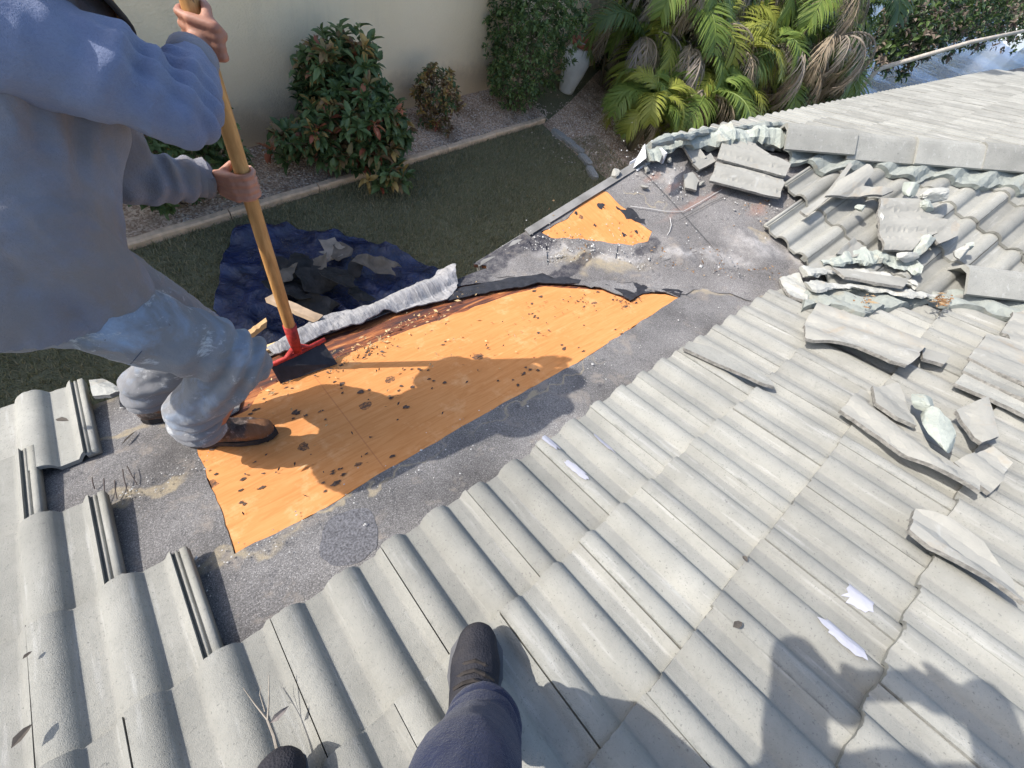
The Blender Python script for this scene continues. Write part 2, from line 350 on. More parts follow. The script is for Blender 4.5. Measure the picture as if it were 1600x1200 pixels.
# ------------------------------------------------------------------ the ground
def lawn_material():
    m = Mt('lawn_soil', .95, .1); n = m.noise(1.6, None, 7, .75); c = m.ramp(n, [(.3, (.19, .185, .11)), (.6, (.26, .245, .15)), (.8, (.33, .285, .19))])
    f = m.noise(60, None, 4, .7); c = m.mix(m.ramp(f, [(.35, .55), (.65, 0)]), c, (.04, .05, .03)); m.col(c); m.bump(f, .8, .03); return m.m
LAWN = lawn_material()
xs = [-300, -60, -14, -5, 0, 4, 8, 12, 18, 24.0, 25.0, 60, 118, 121, 160, 400, 900]; ys = [-300, -40, -10, 0, 4.0, 4.9, 9, 20, 38, 41, 120, 600]
V = []; Fc = []
for j, y in enumerate(ys):
    for i, x in enumerate(xs):
        V.append((x, y, -1.6 if (25 <= x <= 118 and 4.9 <= y <= 38) else 0))
for j in range(len(ys) - 1):
    for i in range(len(xs) - 1): a = j * len(xs) + i; Fc.append((a, a + 1, a + 1 + len(xs), a + len(xs)))
kind(obj('lawn', V, Fc, LAWN), 'structure')
def water():
    m = Mt('canal_water', .12, .25); m.col(m.ramp(m.noise(.4), [(.3, (.06, .12, .26)), (.7, (.09, .16, .31))])); m.bump(m.noise(1.2, m.map((1, 2, 1)), 5, .7), .6, .5); return m.m
kind(obj('canal_water', [(24.4, 4.3, -.45), (119, 4.3, -.45), (119, 39, -.45), (24.4, 39, -.45)], [(0, 1, 2, 3)], water()), 'structure')
# neighbour's wall line and the planted bed in front of it
def wall_y(x): return 6.22 + .19 * x
def bord_y(x): return 5.13 + .158 * x
BED = Mt('gravel_bed', .95, .15); _v = BED.vor(48, None, 'Color'); _d = BED.vor(48)
_s = BED.node('ShaderNodeSeparateColor'); BED.L(_v, _s.inputs[0])
_c = BED.ramp(_s.outputs[0], [(0, (.30, .20, .14)), (.5, (.58, .41, .30)), (1, (.82, .66, .51))]); _c = BED.mix(BED.ramp(BED.noise(2, None, 4), [(.45, 0), (.65, .7)]), _c, (.20, .13, .08)); BED.col(_c); BED.bump(_d, -.9, .02); BED = BED.m
bx = np.linspace(-5, 7.4, 30); V = [(x, bord_y(x) + .02, .012 + .02 * math.sin(x * 2)) for x in bx] + [(x, wall_y(x) + .02, .05) for x in bx]; Fc = [(i, i + 1, i + 31, i + 30) for i in range(29)]
kind(obj('gravel_bed', V, Fc, BED), 'structure')
pth = [gpx(848, 195), gpx(880, 225), gpx(925, 262), gpx(960, 290), gpx(1010, 250), gpx(1000, 160), gpx(940, 105), gpx(890, 160)]
kind(obj('gravel_path', [(x, y, .008) for x, y in pth], [tuple(range(len(pth)))[::-1]], BED), 'structure')
# pebbles lying loose on the bed (nobody could count them)
PEB = leafmat('pebble', (.32, .24, .19), (.62, .50, .41), 0, .9, (.84, .74, .63))
g = G(); oc = np.array([(1, 0, 0), (-1, 0, 0), (0, 1, 0), (0, -1, 0), (0, 0, 1), (0, 0, -1)], float); of = [(0, 2, 4), (2, 1, 4), (1, 3, 4), (3, 0, 4)]
for i in range(5200):
    x = rng.uniform(.3, 7.6); t = rng.random(); y = bord_y(x) + .08 + (wall_y(x) - bord_y(x) - .1) * t; r = rng.uniform(.010, .024); a = rng.uniform(0, 6.28); ca, sa = math.cos(a), math.sin(a)
    q = oc * [r, r * .7, r * .6]; q = np.c_[q[:, 0] * ca - q[:, 1] * sa, q[:, 0] * sa + q[:, 1] * ca, q[:, 2]] + [x, y, .03 + .02 * t]; g.add(q, of)
PPX = [np.array(p) for p in pth]
for i in range(2200):
    w = rng.dirichlet(np.ones(len(PPX))); x, y = sum(a * b for a, b in zip(w, PPX)); x += rng.normal() * .5; y += rng.normal() * .3; r = rng.uniform(.012, .028)
    g.add(oc * [r, r * .8, r * .6] + [x, y, .015], of)
tag(kind(g.obj('loose_pebbles', PEB), 'stuff'), 'small tan pebbles strewn over the planting bed and path', 'pebbles')
# grass blades of the shaded lawn
g = G(); n = 115000; X = rng.uniform(-2.6, 8.2, n); Y = rng.uniform(1.9, 6.3, n); k = Y < bord_y(X) - .03
k &= ~((X > 7.0) & (Y > 5.6)); X, Y = X[k], Y[k]; n = len(X); a = rng.uniform(0, 6.28, n); h = rng.uniform(.02, .075, n); w = rng.uniform(.004, .008, n); lx, ly = rng.normal(0, .022, n), rng.normal(0, .022, n)
P0 = np.c_[X - w * np.cos(a), Y - w * np.sin(a), np.zeros(n)]; P1 = np.c_[X + w * np.cos(a), Y + w * np.sin(a), np.zeros(n)]; P2 = np.c_[X + lx, Y + ly, h]
V = np.stack([P0, P1, P2], 1).reshape(-1, 3); me = bpy.data.meshes.new('lawn_grass'); me.vertices.add(len(V)); me.vertices.foreach_set('co', V.ravel()); me.loops.add(len(V)); me.loops.foreach_set('vertex_index', np.arange(len(V)))
me.polygons.add(n); me.polygons.foreach_set('loop_start', np.arange(n) * 3); me.polygons.foreach_set('loop_total', np.full(n, 3)); me.update(calc_edges=True); me.materials.append(leafmat('grass_blade', (.20, .205, .11), (.30, .285, .165), .25, .6, (.42, .36, .24)))
tag(kind(link(bpy.data.objects.new('lawn_grass', me)), 'stuff'), 'short shaded grass between the house and the planting bed', 'grass')
# concrete edging, a run of long kerb pieces
EDG = simple('edging_concrete', (.60, .45, .32), .9, 10, .3, .4)
ed = empty('garden_edging', (0, bord_y(0), 0), 'long straight brown edging kerb between lawn and planting bed', 'edging')
x = -4.0; k = 0
while x < 7.2:
    L = 1.22; x1 = min(x + L, 7.25); g = G(); nn = 7
    for (ya, yb, za, zb) in [(-.05, .05, -.02, .095)]:
        V = []
        for i in range(nn):
            xx = x + .006 + (x1 - x - .012) * i / (nn - 1); yy = bord_y(xx) - bord_y(0); j = .004 * math.sin(xx * 9)
            for (dy, dz) in [(-.05, -.02), (-.052 + j, .075), (-.036, .095 + j), (.036, .095 + j), (.052, .075), (.05, -.02)]: V.append((xx, yy + dy, dz))
        Fc = [(i * 6 + q, (i + 1) * 6 + q, (i + 1) * 6 + (q + 1) % 6, i * 6 + (q + 1) % 6) for i in range(nn - 1) for q in range(6)] + [tuple(range(6))[::-1], tuple((nn - 1) * 6 + q for q in range(6))]
    g.add(V, [f[::-1] for f in Fc]); g.obj('kerb_piece', EDG, ed); x += L
STONE = simple('edging_stone', (.30, .29, .27), .9, 9, .3, .5, .01)
lab = ['corner stone where the edging kerb ends', 'second flat stone beside the gravel path', 'third flat stone beside the gravel path', 'fourth flat stone beside the gravel path', 'flat path stone nearest the roof edge']
for i, (a, b) in enumerate([((862, 205), (884, 222)), ((882, 219), (897, 232)), ((893, 230), (912, 243)), ((905, 243), (922, 262)), ((918, 262), (930, 283))]):
    p, q = np.array(gpx(*a)), np.array(gpx(*b)); d = (q - p); L = np.linalg.norm(d) * .85; an = math.atan2(d[1], d[0]); c = (p + q) / 2
    bm = bmesh.new(); bmesh.ops.create_cube(bm, size=1); bmesh.ops.bevel(bm, geom=bm.edges[:], offset=.12, segments=2, affect='EDGES')
    for v in bm.verts: v.co += Vector(rng.normal(0, .02, 3))
    me = bpy.data.meshes.new('path_stone'); bm.to_mesh(me); bm.free(); me.materials.append(STONE)
    tag(link(bpy.data.objects.new('path_stone', me), None, TRS((c[0], c[1], .03), (0, 0, an), (L, .17, .1))), lab[i], 'stone', 'stones edging the path')

# ------------------------------------------------------------------ the neighbour's house
nh = empty('neighbour_house', (0, wall_y(0), 0), 'cream stucco house wall behind the shrubs, mostly in shade', 'house')
x0, x1, H = -9.0, 11.6, 4.15; y0, y1 = wall_y(x0) - wall_y(0), wall_y(x1) - wall_y(0)
ax = np.array([x1 - x0, y1 - y0]); ax /= np.linalg.norm(ax); nx = np.array([-ax[1], ax[0]])
def nb(s, d, z): q = np.array([x0, y0]) + ax * s + nx * d; return (q[0], q[1], z)
LW = math.hypot(x1 - x0, y1 - y0)
def nbox(g, s0, s1, d0, d1, z0, z1): return g.box((s0, d0, z0), (s1, d1, z1), tf=lambda v: nb(*v))
nbox(G(), 0, LW, 0, 7, -.1, H).obj('wall', STUCCO, nh)
nbox(G(), -.1, LW + .1, -.12, 7.1, H + .003, H + .12).obj('roof', FASC, nh)
def s_of(px): # distance along the wall of the foot below a pixel column at the wall base
    x, y = px; return (x - x0) * ax[0] + (y - wall_y(0) - y0) * ax[1]
sw = s_of(gpx(948, 95)) - .1
wf = nbox(G(), sw, sw + .9, -.05, .02, 1.0, 2.3).obj('window', simple('window_frame_white', (.75, .75, .73), .5, 8, .05, .05), nh)
nbox(G(), sw + .07, sw + .83, -.056, -.051, 1.08, 2.22).obj('pane', simple('window_glass_dark', (.03, .035, .04), .08, 4, .2, 0, spec=.6), wf)

# ------------------------------------------------------------------ our house: walls, roof slopes
house = empty('house', (0, 0, 0), 'house under repair with grey tiled roof partly stripped to plywood', 'house')
g = G(); g.box((-3, -6, 0), (2.4, .86, 2.1)); g.box((2.403, -6, 0), (16, .86, 2.4)); g.obj('wall', HWALL, house)
def vl(u): return (VAL - u + D * sP) / cP            # v of the valley on slope A
EAVE = 1.965; RAKE = 1.50
PLYA = [(300, 680), (318, 730), (342, 800), (365, 866), (430, 832), (500, 795), (570, 754), (640, 713), (740, 655), (830, 604), (900, 566), (940, 541), (1000, 503), (1062, 464), (1040, 458), (1005, 458), (985, 470), (968, 462), (940, 452), (850, 446), (790, 460), (715, 488), (640, 513), (560, 543), (520, 560), (480, 578), (440, 592), (405, 610), (388, 640)]
STRIP = [(395, 655), (372, 640), (380, 600), (410, 565), (470, 535), (560, 505), (640, 478), (690, 455), (740, 440), (800, 430), (850, 438), (880, 452)]
felt_hole = [A2(*p) for p in [(300, 680), (318, 730), (342, 800), (365, 866), (430, 832), (500, 795), (570, 754), (640, 713), (740, 655), (830, 604), (900, 566), (940, 541), (1000, 503), (1062, 464), (1040, 457), (1005, 456), (985, 468), (968, 460), (940, 450), (880, 442), (840, 437), (800, 436), (760, 440), (715, 446), (690, 455), (640, 476), (560, 503), (470, 533), (400, 566), (378, 600), (372, 640)]]
felt_hole = rough(felt_hole, .025, .007, 1)
outA = [(-2.4, EAVE), (1.54, EAVE), (vl(0) * 0 + (VAL + D * sP - cP * -2.6), -2.6), (-2.4, -2.6)]
outA = rough(outA, .05, .004, 2)
def feltfnA(P): q = np.c_[P, np.zeros(len(P))]; e = np.exp(-((P[:, 1] - vl(P[:, 0])) / .25) ** 2); return .006 * fbm(q * 3) + .003 * fbm(q * 12) - .006 + e * .012 * (1 + fbm(q * 5))
slopeA = sheet(outA, [felt_hole], .07, -.049, .005, feltfnA).obj('roof_slope', FELTA, house, FA.M(), smooth=False)
slopeA['label'] = 'near slope with grey mineral felt around the bare plywood'
oA = [(-2.4, EAVE - .004), (1.54, EAVE - .004), (VAL + D * sP + cP * 2.6, -2.6), (-2.4, -2.6)]
gd = G(); gd.add([(u, v, -.066) for u, v in oA] + [(u, v, -.09) for u, v in oA], [(0, 3, 2, 1), (4, 5, 6, 7)] + [(i, (i + 1) % 4, 4 + (i + 1) % 4, 4 + i) for i in range(4)]); gd.obj('sheathing', TARW, slopeA)
ply = rough([A2(*p) for p in PLYA], .03, .006, 5); psh = sheet(ply, [], .12, -.0575, .008, lambda P: .0012 * fbm(np.c_[P, P[:, 0] * 0] * 4)).obj('plywood_sheet', PLY, slopeA); psh['label'] = 'large bare orange plywood sheet'
def feltfnB(P):
    q = np.c_[P, np.zeros(len(P))]; z = .008 * fbm(q * 3) + .003 * fbm(q * 12) - .006
    for (x, y, r, a) in [(1055, 392, .16, .03), (1180, 390, .2, .035), (900, 385, .12, .015), (1110, 400, .12, .02)]:
        u, v = B2(x, y); z = z + a * np.exp(-(((P[:, 0] - u) / r) ** 2 + ((P[:, 1] - v) / (r * .5)) ** 2))
    return z
holeB = rough([B2(*p) for p in [(846, 362), (862, 352), (885, 340), (905, 322), (938, 297), (950, 301), (972, 320), (985, 333), (1002, 347), (1020, 362), (1012, 376), (990, 382), (972, 380), (945, 378), (915, 374), (880, 372), (860, 370)]], .02, .012, 3)
yb = -3.2; outB = [(RAKE, -(VAL - RAKE) / cP), (RAKE, -(HIP - RAKE) / cP), (yb, -(HIP - yb) / cP), (yb, -(VAL - yb) / cP)]
slopeB = sheet(rough(outB[::-1], .05, .004, 4)[::-1], [holeB], .06, -.049, .005, feltfnB).obj('roof_slope', FELTB, house, FB.M()); slopeB['label'] = 'stained felt slope beyond the valley with small plywood hole'
gd = G(); gd.add([(u, v, -.066) for u, v in outB] + [(u, v, -.09) for u, v in outB], [(0, 1, 2, 3), (7, 6, 5, 4)] + [(i, 4 + i, 4 + (i + 1) % 4, (i + 1) % 4) for i in range(4)]); gd.obj('sheathing', TARW, slopeB)
pb = sheet(rough([B2(*p) for p in [(836, 372), (885, 330), (938, 288), (985, 320), (1035, 362), (1022, 392), (900, 385)]], .05, .0, 3), [], .12, -.0575, .006).obj('plywood_sheet', PLY, slopeB); pb['label'] = 'small bare orange plywood triangle'
# a strip of felt turned through the valley, over both slopes
g = G(); nl, nw = 90, 13; vv = np.linspace(1.44, -2.9, nl); V = []
for i, y in enumerate(vv):
    for j in range(nw):
        a = (j / (nw - 1) - .5) * 2; wd = .10 + .05 * math.sin(i * .9) + .03 * math.sin(i * 2.3)
        if a < 0: P = FA.P(VAL - y + a * wd * .5, (y + a * wd * .6 + D * sP) / cP, 0); n_ = FA.n
        else: P = np.array([VAL - y + a * wd * 1.6, y + a * wd * .3, 0]); P[2] = tP * P[0] - CB + CZ; n_ = FB.n
        nz = fbm(np.array([[P[0] * 6, P[1] * 6, 1.0]]))[0]; V.append(P + n_ * (-.043 + .010 * nz) + (FA.n + FB.n) * .5 * .022 * max(0, 1 - abs(a) * 1.6))
g.add(V, [(i * nw + j, i * nw + j + 1, (i + 1) * nw + j + 1, (i + 1) * nw + j)[::-1] for i in range(nl - 1) for j in range(nw - 1)])
M_ = FB.M().inverted(); g.V = [tuple(M_ @ Vector(v)) for v in g.V]; o = g.obj('valley_felt', FELTB, slopeB, smooth=True); o['label'] = 'dusty felt strip turned through the valley'
slopeC = obj('roof_slope', [(HIP - RAKE, (RAKE) / cP, -.05), (20, RAKE / cP, -.05), (20, -3.2 / cP, -.05), (HIP + 3.2, -3.2 / cP, -.05)], [(0, 3, 2, 1)], FELTA, house, FC.M()); slopeC['label'] = 'far slope still fully tiled'
# edge boards
RTRIM = simple('grey_edge_board', (.20, .195, .185), .9, 8, .4, .4)
def bx_frame(fr, a, b, name, mat, parent, lab=None):
    o = G().box(a, b).obj(name, mat, parent, fr.M())
    if lab: o['label'] = lab
    return o
bx_frame(FA, (-2.4, EAVE - .03, -.20), (1.50, EAVE - .006, -.092), 'fascia', FASC, house)
bx_frame(FB, (RAKE - .035, outB[1][1] + .02, -.22), (RAKE + .004, outB[0][1] - .02, -.056), 'rake_board', RTRIM, house)
bx_frame(FB, (RAKE - .045, outB[1][1] + .02, -.049), (RAKE + .012, outB[0][1] - .42, -.041), 'rake_trim', RTRIM, house)
bx_frame(FC, (HIP - RAKE + .02, RAKE / cP - .03, -.22), (20, RAKE / cP, -.056), 'fascia', FASC, house)
u0, v0 = A2(300, 625); u1, v1 = A2(515, 540)
lath = G(); lath.box((0, -.022, 0), (math.hypot(u1 - u0, v1 - v0), .022, .018)); o = lath.obj('edge_lath', LUMBER, slopeA, TRS((u0, EAVE - .045, -.055), (0, 0, .0))); o['label'] = 'bare pale wood lath along the eave'
# bent white drip edge at the rake corner
g = G(); a = FB.P(RAKE + .015, -3.20, -.03) ; u, v = FB.px(985, 250, -.03); u2, v2 = FB.px(1003, 228, 0)
g.box((RAKE - .06, v2 - .02, -.047), (RAKE + .02, v2 + .14, -.043)); g.box((RAKE + .021, v2 - .02, -.14), (RAKE + .024, v2 + .14, -.03)); g.add([(RAKE + .03, v2 + .10, -.11), (RAKE - .03, v2 + .15, -.035), (RAKE - .07, v2 + .10, .05), (RAKE + .025, v2 + .03, .06)], [(0, 1, 2, 3), (3, 2, 1, 0)])
g.box((RAKE - .12, v2 - .05, -.04), (RAKE + .03, v2 - .035, .045)); g.obj('drip_edge', METAL, slopeB)

# ------------------------------------------------------------------ tiles
TW, EX, TL, TT = .31, .363, .44, .016
RISE = .018 / EX; W0 = -.012; HB = .034
def hs(s):
    s = s % 1.0; x = (s - .47); x = x / (.27 if x > 0 else .36)
    if abs(x) >= 1: return 0.0
    return HB * (1 - abs(x) ** 2.2) ** .72
def hu(u): return hs(u / .155 + .25)                 # u measured from a tile's right joint
def tile_geo(lo=False, L=TL, seed=0):
    us = np.linspace(-TW + .0015, -.0015, 17 if lo else 41); nv = 2 if lo else 3
    vs = np.linspace(-L, 0, nv); V = []; Fc = []; n = len(us); r = np.random.default_rng(seed)
    def top(u, v): return W0 + v * RISE + hu(u)
    for v in vs:
        for u in us: V.append((u, v + (r.normal(0, .0012) if v == 0 else 0), top(u, v)))
    for j in range(nv - 1):
        for i in range(n - 1): a = j * n + i; Fc.append((a, a + 1, a + 1 + n, a + n))
    b = len(V)
    for v in vs:
        for u in us: V.append((u, v, top(u, v) - TT))
    for j in range(nv - 1):
        for i in range(n - 1): a = b + j * n + i; Fc.append((a, a + n, a + 1 + n, a + 1))
    # the four rims on their own vertices, for crisp edges
    def rim(idx, ch=.0):
        q = len(V); m = len(idx)
        for i in idx: V.append(V[i])
        for i in idx: V.append(V[b + i])
        for k in range(m - 1): Fc.append((q + k, q + m + k, q + m + k + 1, q + k + 1))
    rim([(nv - 1) * n + i for i in range(n)]); rim([i for i in range(n)][::-1]); rim([j * n for j in range(nv)]); rim([j * n + n - 1 for j in range(nv)][::-1])
    # side lock: a low grooved strip that the next tile hides
    prof = [(-.0016, -.013), (.006, -.013), (.0065, -.008), (.012, -.008), (.0125, -.014), (.018, -.014), (.0185, -.006), (.034, -.006), (.036, -.012), (.036, -.060), (.026, -.060), (.02, -.035), (-.0016, -.035)]
    h0 = hu(-.0016); q = len(V)
    for v in (-L, 0 - .004):
        for (du, dw) in prof: V.append((du, v, W0 + v * RISE + h0 + max(dw, -h0 - .012)))
    m = len(prof)
    for i in range(m): Fc.append((q + i, q + (i + 1) % m, q + m + (i + 1) % m, q + m + i)[::-1])
    Fc.append(tuple(q + m + i for i in range(m))[::-1]); Fc.append(tuple(q + i for i in range(m)))
    return V, Fc
def sharp_mesh(name, V, Fc, mat):
    me = mesh(name, V, Fc, mat, True); return me
THI = [sharp_mesh('roof_tile', *tile_geo(False, TL, k), TILE) for k in range(4)]
TLO = [sharp_mesh('roof_tile', *tile_geo(True, TL, k), TILE) for k in range(2)]
GEOH = tile_geo(False); GEOL = tile_geo(True)
def put_tile(slope, fr, ur, vn, lo, planes=None, w=0.0, keep=True):
    M = TRS((ur + rng.normal(0, .0012), vn + rng.normal(0, .003), w + rng.normal(0, .0012)), (rng.normal(0, .003), rng.normal(0, .003), rng.normal(0, .004)))
    if planes is None:
        me = (TLO if lo else THI)[rng.integers(2 if lo else 4)]
    else:
        V, Fc = GEOL if lo else GEOH
        pl = [((co[0] - ur, co[1] - vn, 0), no) for co, no in planes]; V2, F2 = clip(V, Fc, pl)
        if len(F2) < 12: return None
        me = mesh('roof_tile', V2, F2, TILE, True)
        me.polygons.foreach_set('use_smooth', [len(p.vertices) == 4 for p in me.polygons])
    return link(bpy.data.objects.new('roof_tile', me), slope, M)
JOINT = .14
nt = 0
for k in range(-4, 9):                                # k = 0 is the open edge of the stripped field, negative rows run to the eave
    vn = .68 - EX * k
    if k == -4: vn = 2.085
    off = .155 if k % 2 else 0
    lim = {-1: -.28, -2: -.43, -3: -.58, -4: -.42}.get(k, 9)
    for i in range(-9, 22):
        ur = JOINT + off + TW * i
        if ur > lim: continue
        y = vn * cP - D * sP
        vmax = VAL + D * sP - .03                      # u + v*cP = vmax is the valley cut
        if ur - TW + (vn - TL) * cP > vmax: continue
        P = FA.P(ur - TW / 2, vn - EX / 2); q = pix(P)
        if not (q[2] > .12 and -420 < q[0] < 2050 and q[1] < 1750): continue
        cut = None
        if ur + .04 + vn * cP > vmax: cut = [((vmax, 0, 0), (1, cP, 0))]
        if put_tile(slopeA, FA, ur, vn, False, cut): nt += 1
nb_ = 0
for j in range(0, 12):
    xn = 3.04 + .341 * j; vn = -xn / cP; off = .155 * (j % 2)
    for i in range(-14, 4):
        yr = .55 + off + TW * i
        if j == 0 and yr > .56: continue
        if j == 1 and yr > .73: continue
        # valley: x+y > VAL ; hip: x+y < HIP  (x = -v cP)
        lo_s = -( vn ) * cP + yr - TW; hi_s = -(vn - TL) * cP + yr
        if hi_s < VAL + .06 or lo_s > HIP - .05: continue
        q = pix(FB.P(yr - TW / 2, vn - .2))
        if not (q[2] > .2 and q[0] < 2000): continue
        cut = []
        if lo_s < VAL + .04: cut.append(((VAL + .04, 0, 0), (-1, cP, 0)))
        if hi_s > HIP - .03: cut.append(((HIP - .03, 0, 0), (1, -cP, 0)))
        if put_tile(slopeB, FB, yr, vn, False, cut or None): nb_ += 1
nc = 0
for j in range(0, 7):
    yn = RAKE + .05 - .341 * j; vn = yn / cP; off = .155 * (j % 2)
    for i in range(0, 42):
        xr = 3.1 + off + TW * i
        if xr + yn < HIP + .05: continue
        q = pix(FC.P(xr - TW / 2, vn - .2))
        if not (q[2] > .2 and q[0] < 1900): continue
        cut = [((HIP + .03, 0, 0), (-1, -cP, 0))] if xr - TW + (vn - TL) * cP < HIP + .03 else None
        if put_tile(slopeC, FC, xr, vn, True, cut): nc += 1
print('tiles', nt, nb_, nc)

# hip and valley caps: bent concrete pieces, one object each
def cap_geo(L=.46, leg=.165, ang=38, t=.018):
    ca, sa = math.cos(math.radians(ang)), math.sin(math.radians(ang)); g = G()
    pr = [(-leg * ca, -leg * sa), (-.035, -.012), (-.02, -.002), (0, 0), (.02, -.002), (.035, -.012), (leg * ca, -leg * sa)]
    inn = [(leg * ca - t * sa * .6, -leg * sa - t * ca), (.03, -.012 - t), (-.03, -.012 - t), (-leg * ca + t * sa * .6, -leg * sa - t * ca)]
    ring = pr + inn; V = []
    for x, sc, dz in ((0, 1.0, 0), (L, .93, -.022)):
        for (a, b) in ring: V.append((x, a * sc, b * sc + dz))
    n = len(ring); Fc = [(i, (i + 1) % n, n + (i + 1) % n, n + i) for i in range(n)] + [tuple(range(n))[::-1], tuple(range(n, 2 * n))]
    return V, Fc
CAPME = mesh('cap_tile', *cap_geo(), CAPM, False)
hd = np.array([1, -1, tP]); hd /= np.linalg.norm(hd)
def cap_at(P, parent, fr, roll=0.0, yaw=0.0, pit=0.0):
    x = hd; z = np.array([-sP / 1.41, sP / 1.41, cP]); z -= x * (z @ x); z /= np.linalg.norm(z); y = np.cross(z, x)
    m = Matrix.Identity(4)
    for i in range(3): m[i][0] = x[i]; m[i][1] = y[i]; m[i][2] = z[i]; m[i][3] = P[i]
    m = m @ TRS((0, 0, 0), (roll, pit, yaw)); return link(bpy.data.objects.new('cap_tile', CAPME), parent, fr.M().inverted() @ m)
def hip_pt(y, w): x = HIP - y; return np.array([x, y, tP * x - CB + CZ + w])
y = 1.02
for i in range(9):
    cap_at(hip_pt(y, .125 + (.03 if i == 0 else 0)), slopeB, FB, rng.normal(0, .02), rng.normal(0, .015), -.02); y -= .43 * .69
def val_pt(y, w): x = VAL - y; return np.array([x, y, tP * x - CB + CZ + w])
vy = -.10 - .36
for i in range(6):
    cap_at(val_pt(vy, .165) + np.array([.10, .10, 0]), slopeA, FA, -.12 + rng.normal(0, .02), rng.normal(0, .02), .0); vy -= .43 * .69
# ------------------------------------------------------------------ shrubs
BARK = simple('shrub_bark', (.20, .16, .12), .9, 25, .4, .4)
def leaf_shape(L, W, fold=.25, curl=.15):
    # a lens-shaped blade along +x, folded along its midrib
    return np.array([(0, 0, 0), (L * .35, W * .5, fold * W), (L * .35, -W * .5, fold * W), (L * .4, 0, 0), (L * .75, W * .36, fold * W * .7 - curl * L * .4), (L * .75, -W * .36, fold * W * .7 - curl * L * .4), (L * .75, 0, -curl * L * .45), (L, 0, -curl * L)]), [(0, 3, 1), (0, 2, 3), (1, 3, 6, 4), (3, 2, 5, 6), (4, 6, 7), (6, 5, 7)]
def rotmat(d, roll=0):
    d = np.array(d, float); d /= np.linalg.norm(d); u = np.array([0, 0, 1.0])
    if abs(d[2]) > .97: u = np.array([1.0, 0, 0])
    s = np.cross(u, d); s /= np.linalg.norm(s); t = np.cross(d, s); c, q = math.cos(roll), math.sin(roll)
    return np.array([d, s * c + t * q, t * c - s * q]).T
def shrub(name, base, H, W, label, leafL, leafW, ntips, nleaf, mats, wts, lean=(0, 0), shape='cone', stems=9, group=None, cat='shrub', low=.12):
    o = empty(name, (base[0], base[1], 0), label, cat, group); gs = [G() for _ in mats]; st = G()
    tips = []
    for i in range(ntips):
        for _ in range(60):
            p = rng.uniform(-1, 1, 3) * [.5, .5, .5] + [0, 0, .5]; r = math.hypot(p[0], p[1]) * 2; z = p[2]
            lim = {'cone': (1.02 - .80 * z ** 1.4) * min(1, .50 + z * 2.2), 'egg': math.sqrt(max(0, 1 - ((z - .52) / .52) ** 2)), 'col': 1 - .35 * z}[shape]
            nz = .22 * math.sin(p[0] * 9 + base[0] * 7) + .18 * math.sin(p[1] * 11 + z * 8)
            if z > low and r < lim * (1 + nz) and (r > lim * .45 or rng.random() < .3): break
        tips.append(np.array([p[0] * W + lean[0] * z, p[1] * W * .9 + lean[1] * z, z * H]))
    for t in tips:
        m = rng.choice(len(mats), p=wts); out = np.array([t[0], t[1], .35 * H * .6 + .12]); out /= np.linalg.norm(out) + 1e-6
        for k in range(nleaf):
            a = k * 2.4 + rng.uniform(0, 1); el = rng.uniform(-.15, 1.1); B = rotmat(out); d = B @ np.array([math.sin(el), math.cos(el) * math.cos(a), math.cos(el) * math.sin(a)])
            s = rng.uniform(.65, 1.15); LV, LF = leaf_shape(leafL * s, leafW * s, .3, rng.uniform(.05, .35)); q = LV @ rotmat(d, rng.uniform(-.6, .6)).T + t + d * .008 - out * rng.uniform(0, leafL * .8)
            mm = m if rng.random() < .8 else rng.choice(len(mats), p=wts); gs[mm].add(q, LF)
    for i in range(stems):
        t = tips[rng.integers(len(tips))] * .9; b = np.array([rng.normal(0, .05), rng.normal(0, .05), -.02]); md = (b + t) / 2 + rng.normal(0, .06, 3)
        st.tube([b, md, t], [.014, .010, .004], 5)
    for i in range(min(len(tips), 70)):
        t = tips[i]; c = t * .45 + np.array([0, 0, .08]); st.tube([c, t], [.006, .003], 4)
    st.obj('stem', BARK, o)
    for g, mt in zip(gs, mats):
        if g.F: kind(g.obj('foliage', mt, o, smooth=True), 'stuff')
    return o
CRG = leafmat('croton_green', (.075, .125, .045), (.16, .23, .085), .2, .4)
CRR = leafmat('croton_red', (.30, .07, .04), (.55, .20, .12), .3, .45, (.70, .36, .22))
CRY = leafmat('croton_yellow', (.42, .27, .08), (.60, .42, .16), .3, .5)
CRB = leafmat('croton_bronze', (.16, .09, .045), (.30, .20, .09), .25, .45, (.18, .19, .07))
c1 = gpx(545, 262); shrub('croton_shrub', (c1[0] + .05, c1[1] + .12), 1.70, 2.35, 'large dark green bush with a few pink and yellow leaves', .17, .075, 520, 10, [CRG, CRB, CRR, CRY], [.78, .11, .06, .05], shape='cone', stems=16)
c2 = gpx(682, 205); shrub('croton_shrub', (c2[0], c2[1] + .1), .98, .95, 'small bronze and yellow leaved bush between two bigger green ones', .09, .045, 130, 9, [CRB, CRG, CRY, CRR], [.5, .22, .22, .06], shape='egg')
FGL = leafmat('fine_green', (.13, .20, .07), (.22, .30, .10), .3, .5); FGD = leafmat('fine_green_dark', (.07, .12, .045), (.14, .20, .07), .3, .5)
c3 = gpx(815, 172); shrub('hedge_shrub', (c3[0] - .25, c3[1]), .0 + 2.6, 1.7, 'tall fine leaved green bush in front of the white urn', .085, .042, 900, 9, [FGL, FGD], [.65, .35], shape='egg', stems=22, low=.05)
c4 = gpx(262, 338); shrub('croton_shrub', (c4[0] + .32, c4[1] + .15), 1.5, 1.4, 'green bush half hidden behind the working man', .11, .055, 420, 8, [FGD, FGL, CRY], [.62, .36, .02], shape='egg')
c5 = gpx(955, 92); shrub('croton_shrub', (c5[0] + .05, c5[1] - .3), 1.9, .6, 'narrow dark bush at the far end of the cream wall', .13, .06, 60, 7, [FGD, CRG], [.6, .4], shape='col')
